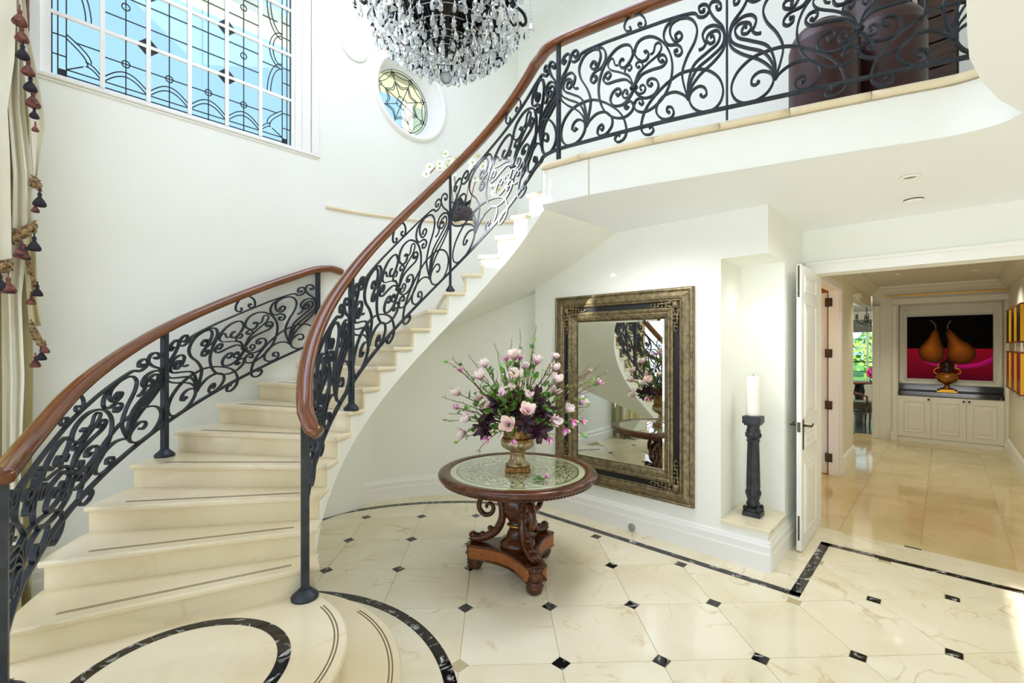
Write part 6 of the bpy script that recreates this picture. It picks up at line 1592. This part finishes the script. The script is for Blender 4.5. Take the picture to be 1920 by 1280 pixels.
for z, r_ in ((3.44, 0.125), (3.53, 0.195), (3.66, 0.25), (3.78, 0.27)): q.sweep([HC + Vector((r_ * math.cos(t), r_ * math.sin(t), z)) for t in np.linspace(0, 2 * PI, 41)[:-1]], UP, rect(0.018, 0.012), closed=True, smooth=False)
q.build('basket_hoop', M['blackiron'], chd)
q = MB(); q.lathe([(0.02, 3.7), (0.03, 3.9), (0.06, 4.1), (0.03, 4.4), (0.015, 4.6), (0.01, 6.19)], HC, 12); q.lathe([(0.09, 6.14), (0.08, 6.17), (0.09, 6.2)], HC, 20); q.build('stem', M['blackiron'], chd)
for k in range(10):
    a = 2 * PI * k / 10 + 0.2; d = Vector((math.cos(a), math.sin(a), 0)); q = MB()
    q.tube([HC + d * r_ + UP * z for r_, z in spline([(0.22, 3.62), (0.30, 3.64), (0.38, 3.66), (0.44, 3.63), (0.46, 3.58), (0.44, 3.555), (0.425, 3.57)], 5)], 0.009, 7); ar = q.build('arm', M['blackiron'], chd)
    q = MB(); q.tube([HC + d * r_ + UP * z for r_, z in spline([(0.34, 3.65), (0.36, 3.58), (0.40, 3.53), (0.42, 3.49), (0.41, 3.47), (0.40, 3.485)], 4)], 0.006, 6); q.lathe([(0.015, 3.65), (0.034, 3.67), (0.03, 3.69), (0.04, 3.695), (0.014, 3.70)], HC + d * 0.37, 12); q.build('arm_leaf', M['blackiron'], ar)
    q = MB(); q.lathe([(0.011, 3.70), (0.011, 3.82), (0.0, 3.822)], HC + d * 0.37, 10); q.build('candle_sleeve', M['wax'], ar)
def drop_mesh(name, L, W):
    q = MB(); q.lathe([(0.001, 0), (W * 0.35, -L * 0.12), (W * 0.75, -L * 0.42), (W, -L * 0.68), (W * 0.72, -L * 0.9), (0.001, -L)], (0, 0, 0), 8, smooth=False, flute=lambda t, z: 0.62 + 0.38 * abs(math.cos(t)), capends=False); o = q.build(name, M['crystal']); d = o.data; bpy.data.objects.remove(o); return d
DM = [drop_mesh('crystal_drop', 0.075, 0.017), drop_mesh('crystal_drop', 0.095, 0.026)]
beads = MB(); rg = random.Random(11); NDROP = 0
def hang(p, mi, beadn, s=1.0):
    global NDROP
    for k in range(beadn): 
        c = p - UP * (0.012 + 0.022 * k); beads.add([c + Vector(v_) * 0.009 for v_ in ((1, 0, 0), (0, 1, 0), (-1, 0, 0), (0, -1, 0), (0, 0, 1.1), (0, 0, -1.1))], [(0, 1, 4), (1, 2, 4), (2, 3, 4), (3, 0, 4), (1, 0, 5), (2, 1, 5), (3, 2, 5), (0, 3, 5)])
    o = bpy.data.objects.new('crystal_drop', DM[mi]); COL.objects.link(o); o.parent = chd; o.location = p - UP * (0.022 * beadn + 0.006) - chd.location; o.rotation_euler = (rg.uniform(-.08, .08), rg.uniform(-.08, .08), rg.uniform(0, 3.1)); o.scale = (s, s, s); NDROP += 1
for r_, z, cnt, bn, mi in ((0.40, 3.56, 40, 3, 0), (0.355, 3.52, 36, 3, 0), (0.31, 3.475, 34, 2, 0), (0.265, 3.43, 30, 2, 0), (0.215, 3.40, 26, 2, 0), (0.165, 3.365, 20, 2, 0), (0.115, 3.36, 16, 2, 0), (0.065, 3.35, 10, 1, 0)):
    q = MB(); q.sweep([HC + Vector((r_ * math.cos(t), r_ * math.sin(t), z)) for t in np.linspace(0, 2 * PI, 33)[:-1]], UP, rect(0.003, 0.003), closed=True, smooth=False); q.build('hoop_wire', M['chrome'], chd)
    for k in range(cnt):
        a = 2 * PI * (k + rg.uniform(-.2, .2)) / cnt; hang(HC + Vector((r_ * math.cos(a), r_ * math.sin(a), z + rg.uniform(-.01, .01))), mi, bn, rg.uniform(0.85, 1.1))
for r_, z, cnt in ((0.29, 3.74, 16), (0.26, 3.65, 14), (0.205, 3.56, 12), (0.15, 3.49, 10)):
    for k in range(cnt):
        a = 2 * PI * (k + rg.uniform(-.15, .15)) / cnt; hang(HC + Vector((r_ * math.cos(a), r_ * math.sin(a), z)), 1, 1, rg.uniform(0.85, 1.05))
for k in range(10):
    a = 2 * PI * k / 10 + 0.2
    for r_, z, bn in ((0.46, 3.66, 5), (0.41, 3.65, 2), (0.49, 3.74, 7)): hang(HC + Vector((r_ * math.cos(a), r_ * math.sin(a), z)), 0, bn, 1.0)
tag(beads.build('crystal_beads', M['crystal'], chd), kind='stuff')
q = MB(); q.sphere(HC + UP * 3.20, 0.033, 14, 10); q.build('crystal_ball', M['crystal'], chd)
q = MB(); q.tube([HC + UP * 3.4, HC + UP * 3.22], 0.003, 5); q.build('ball_wire', M['chrome'], chd)
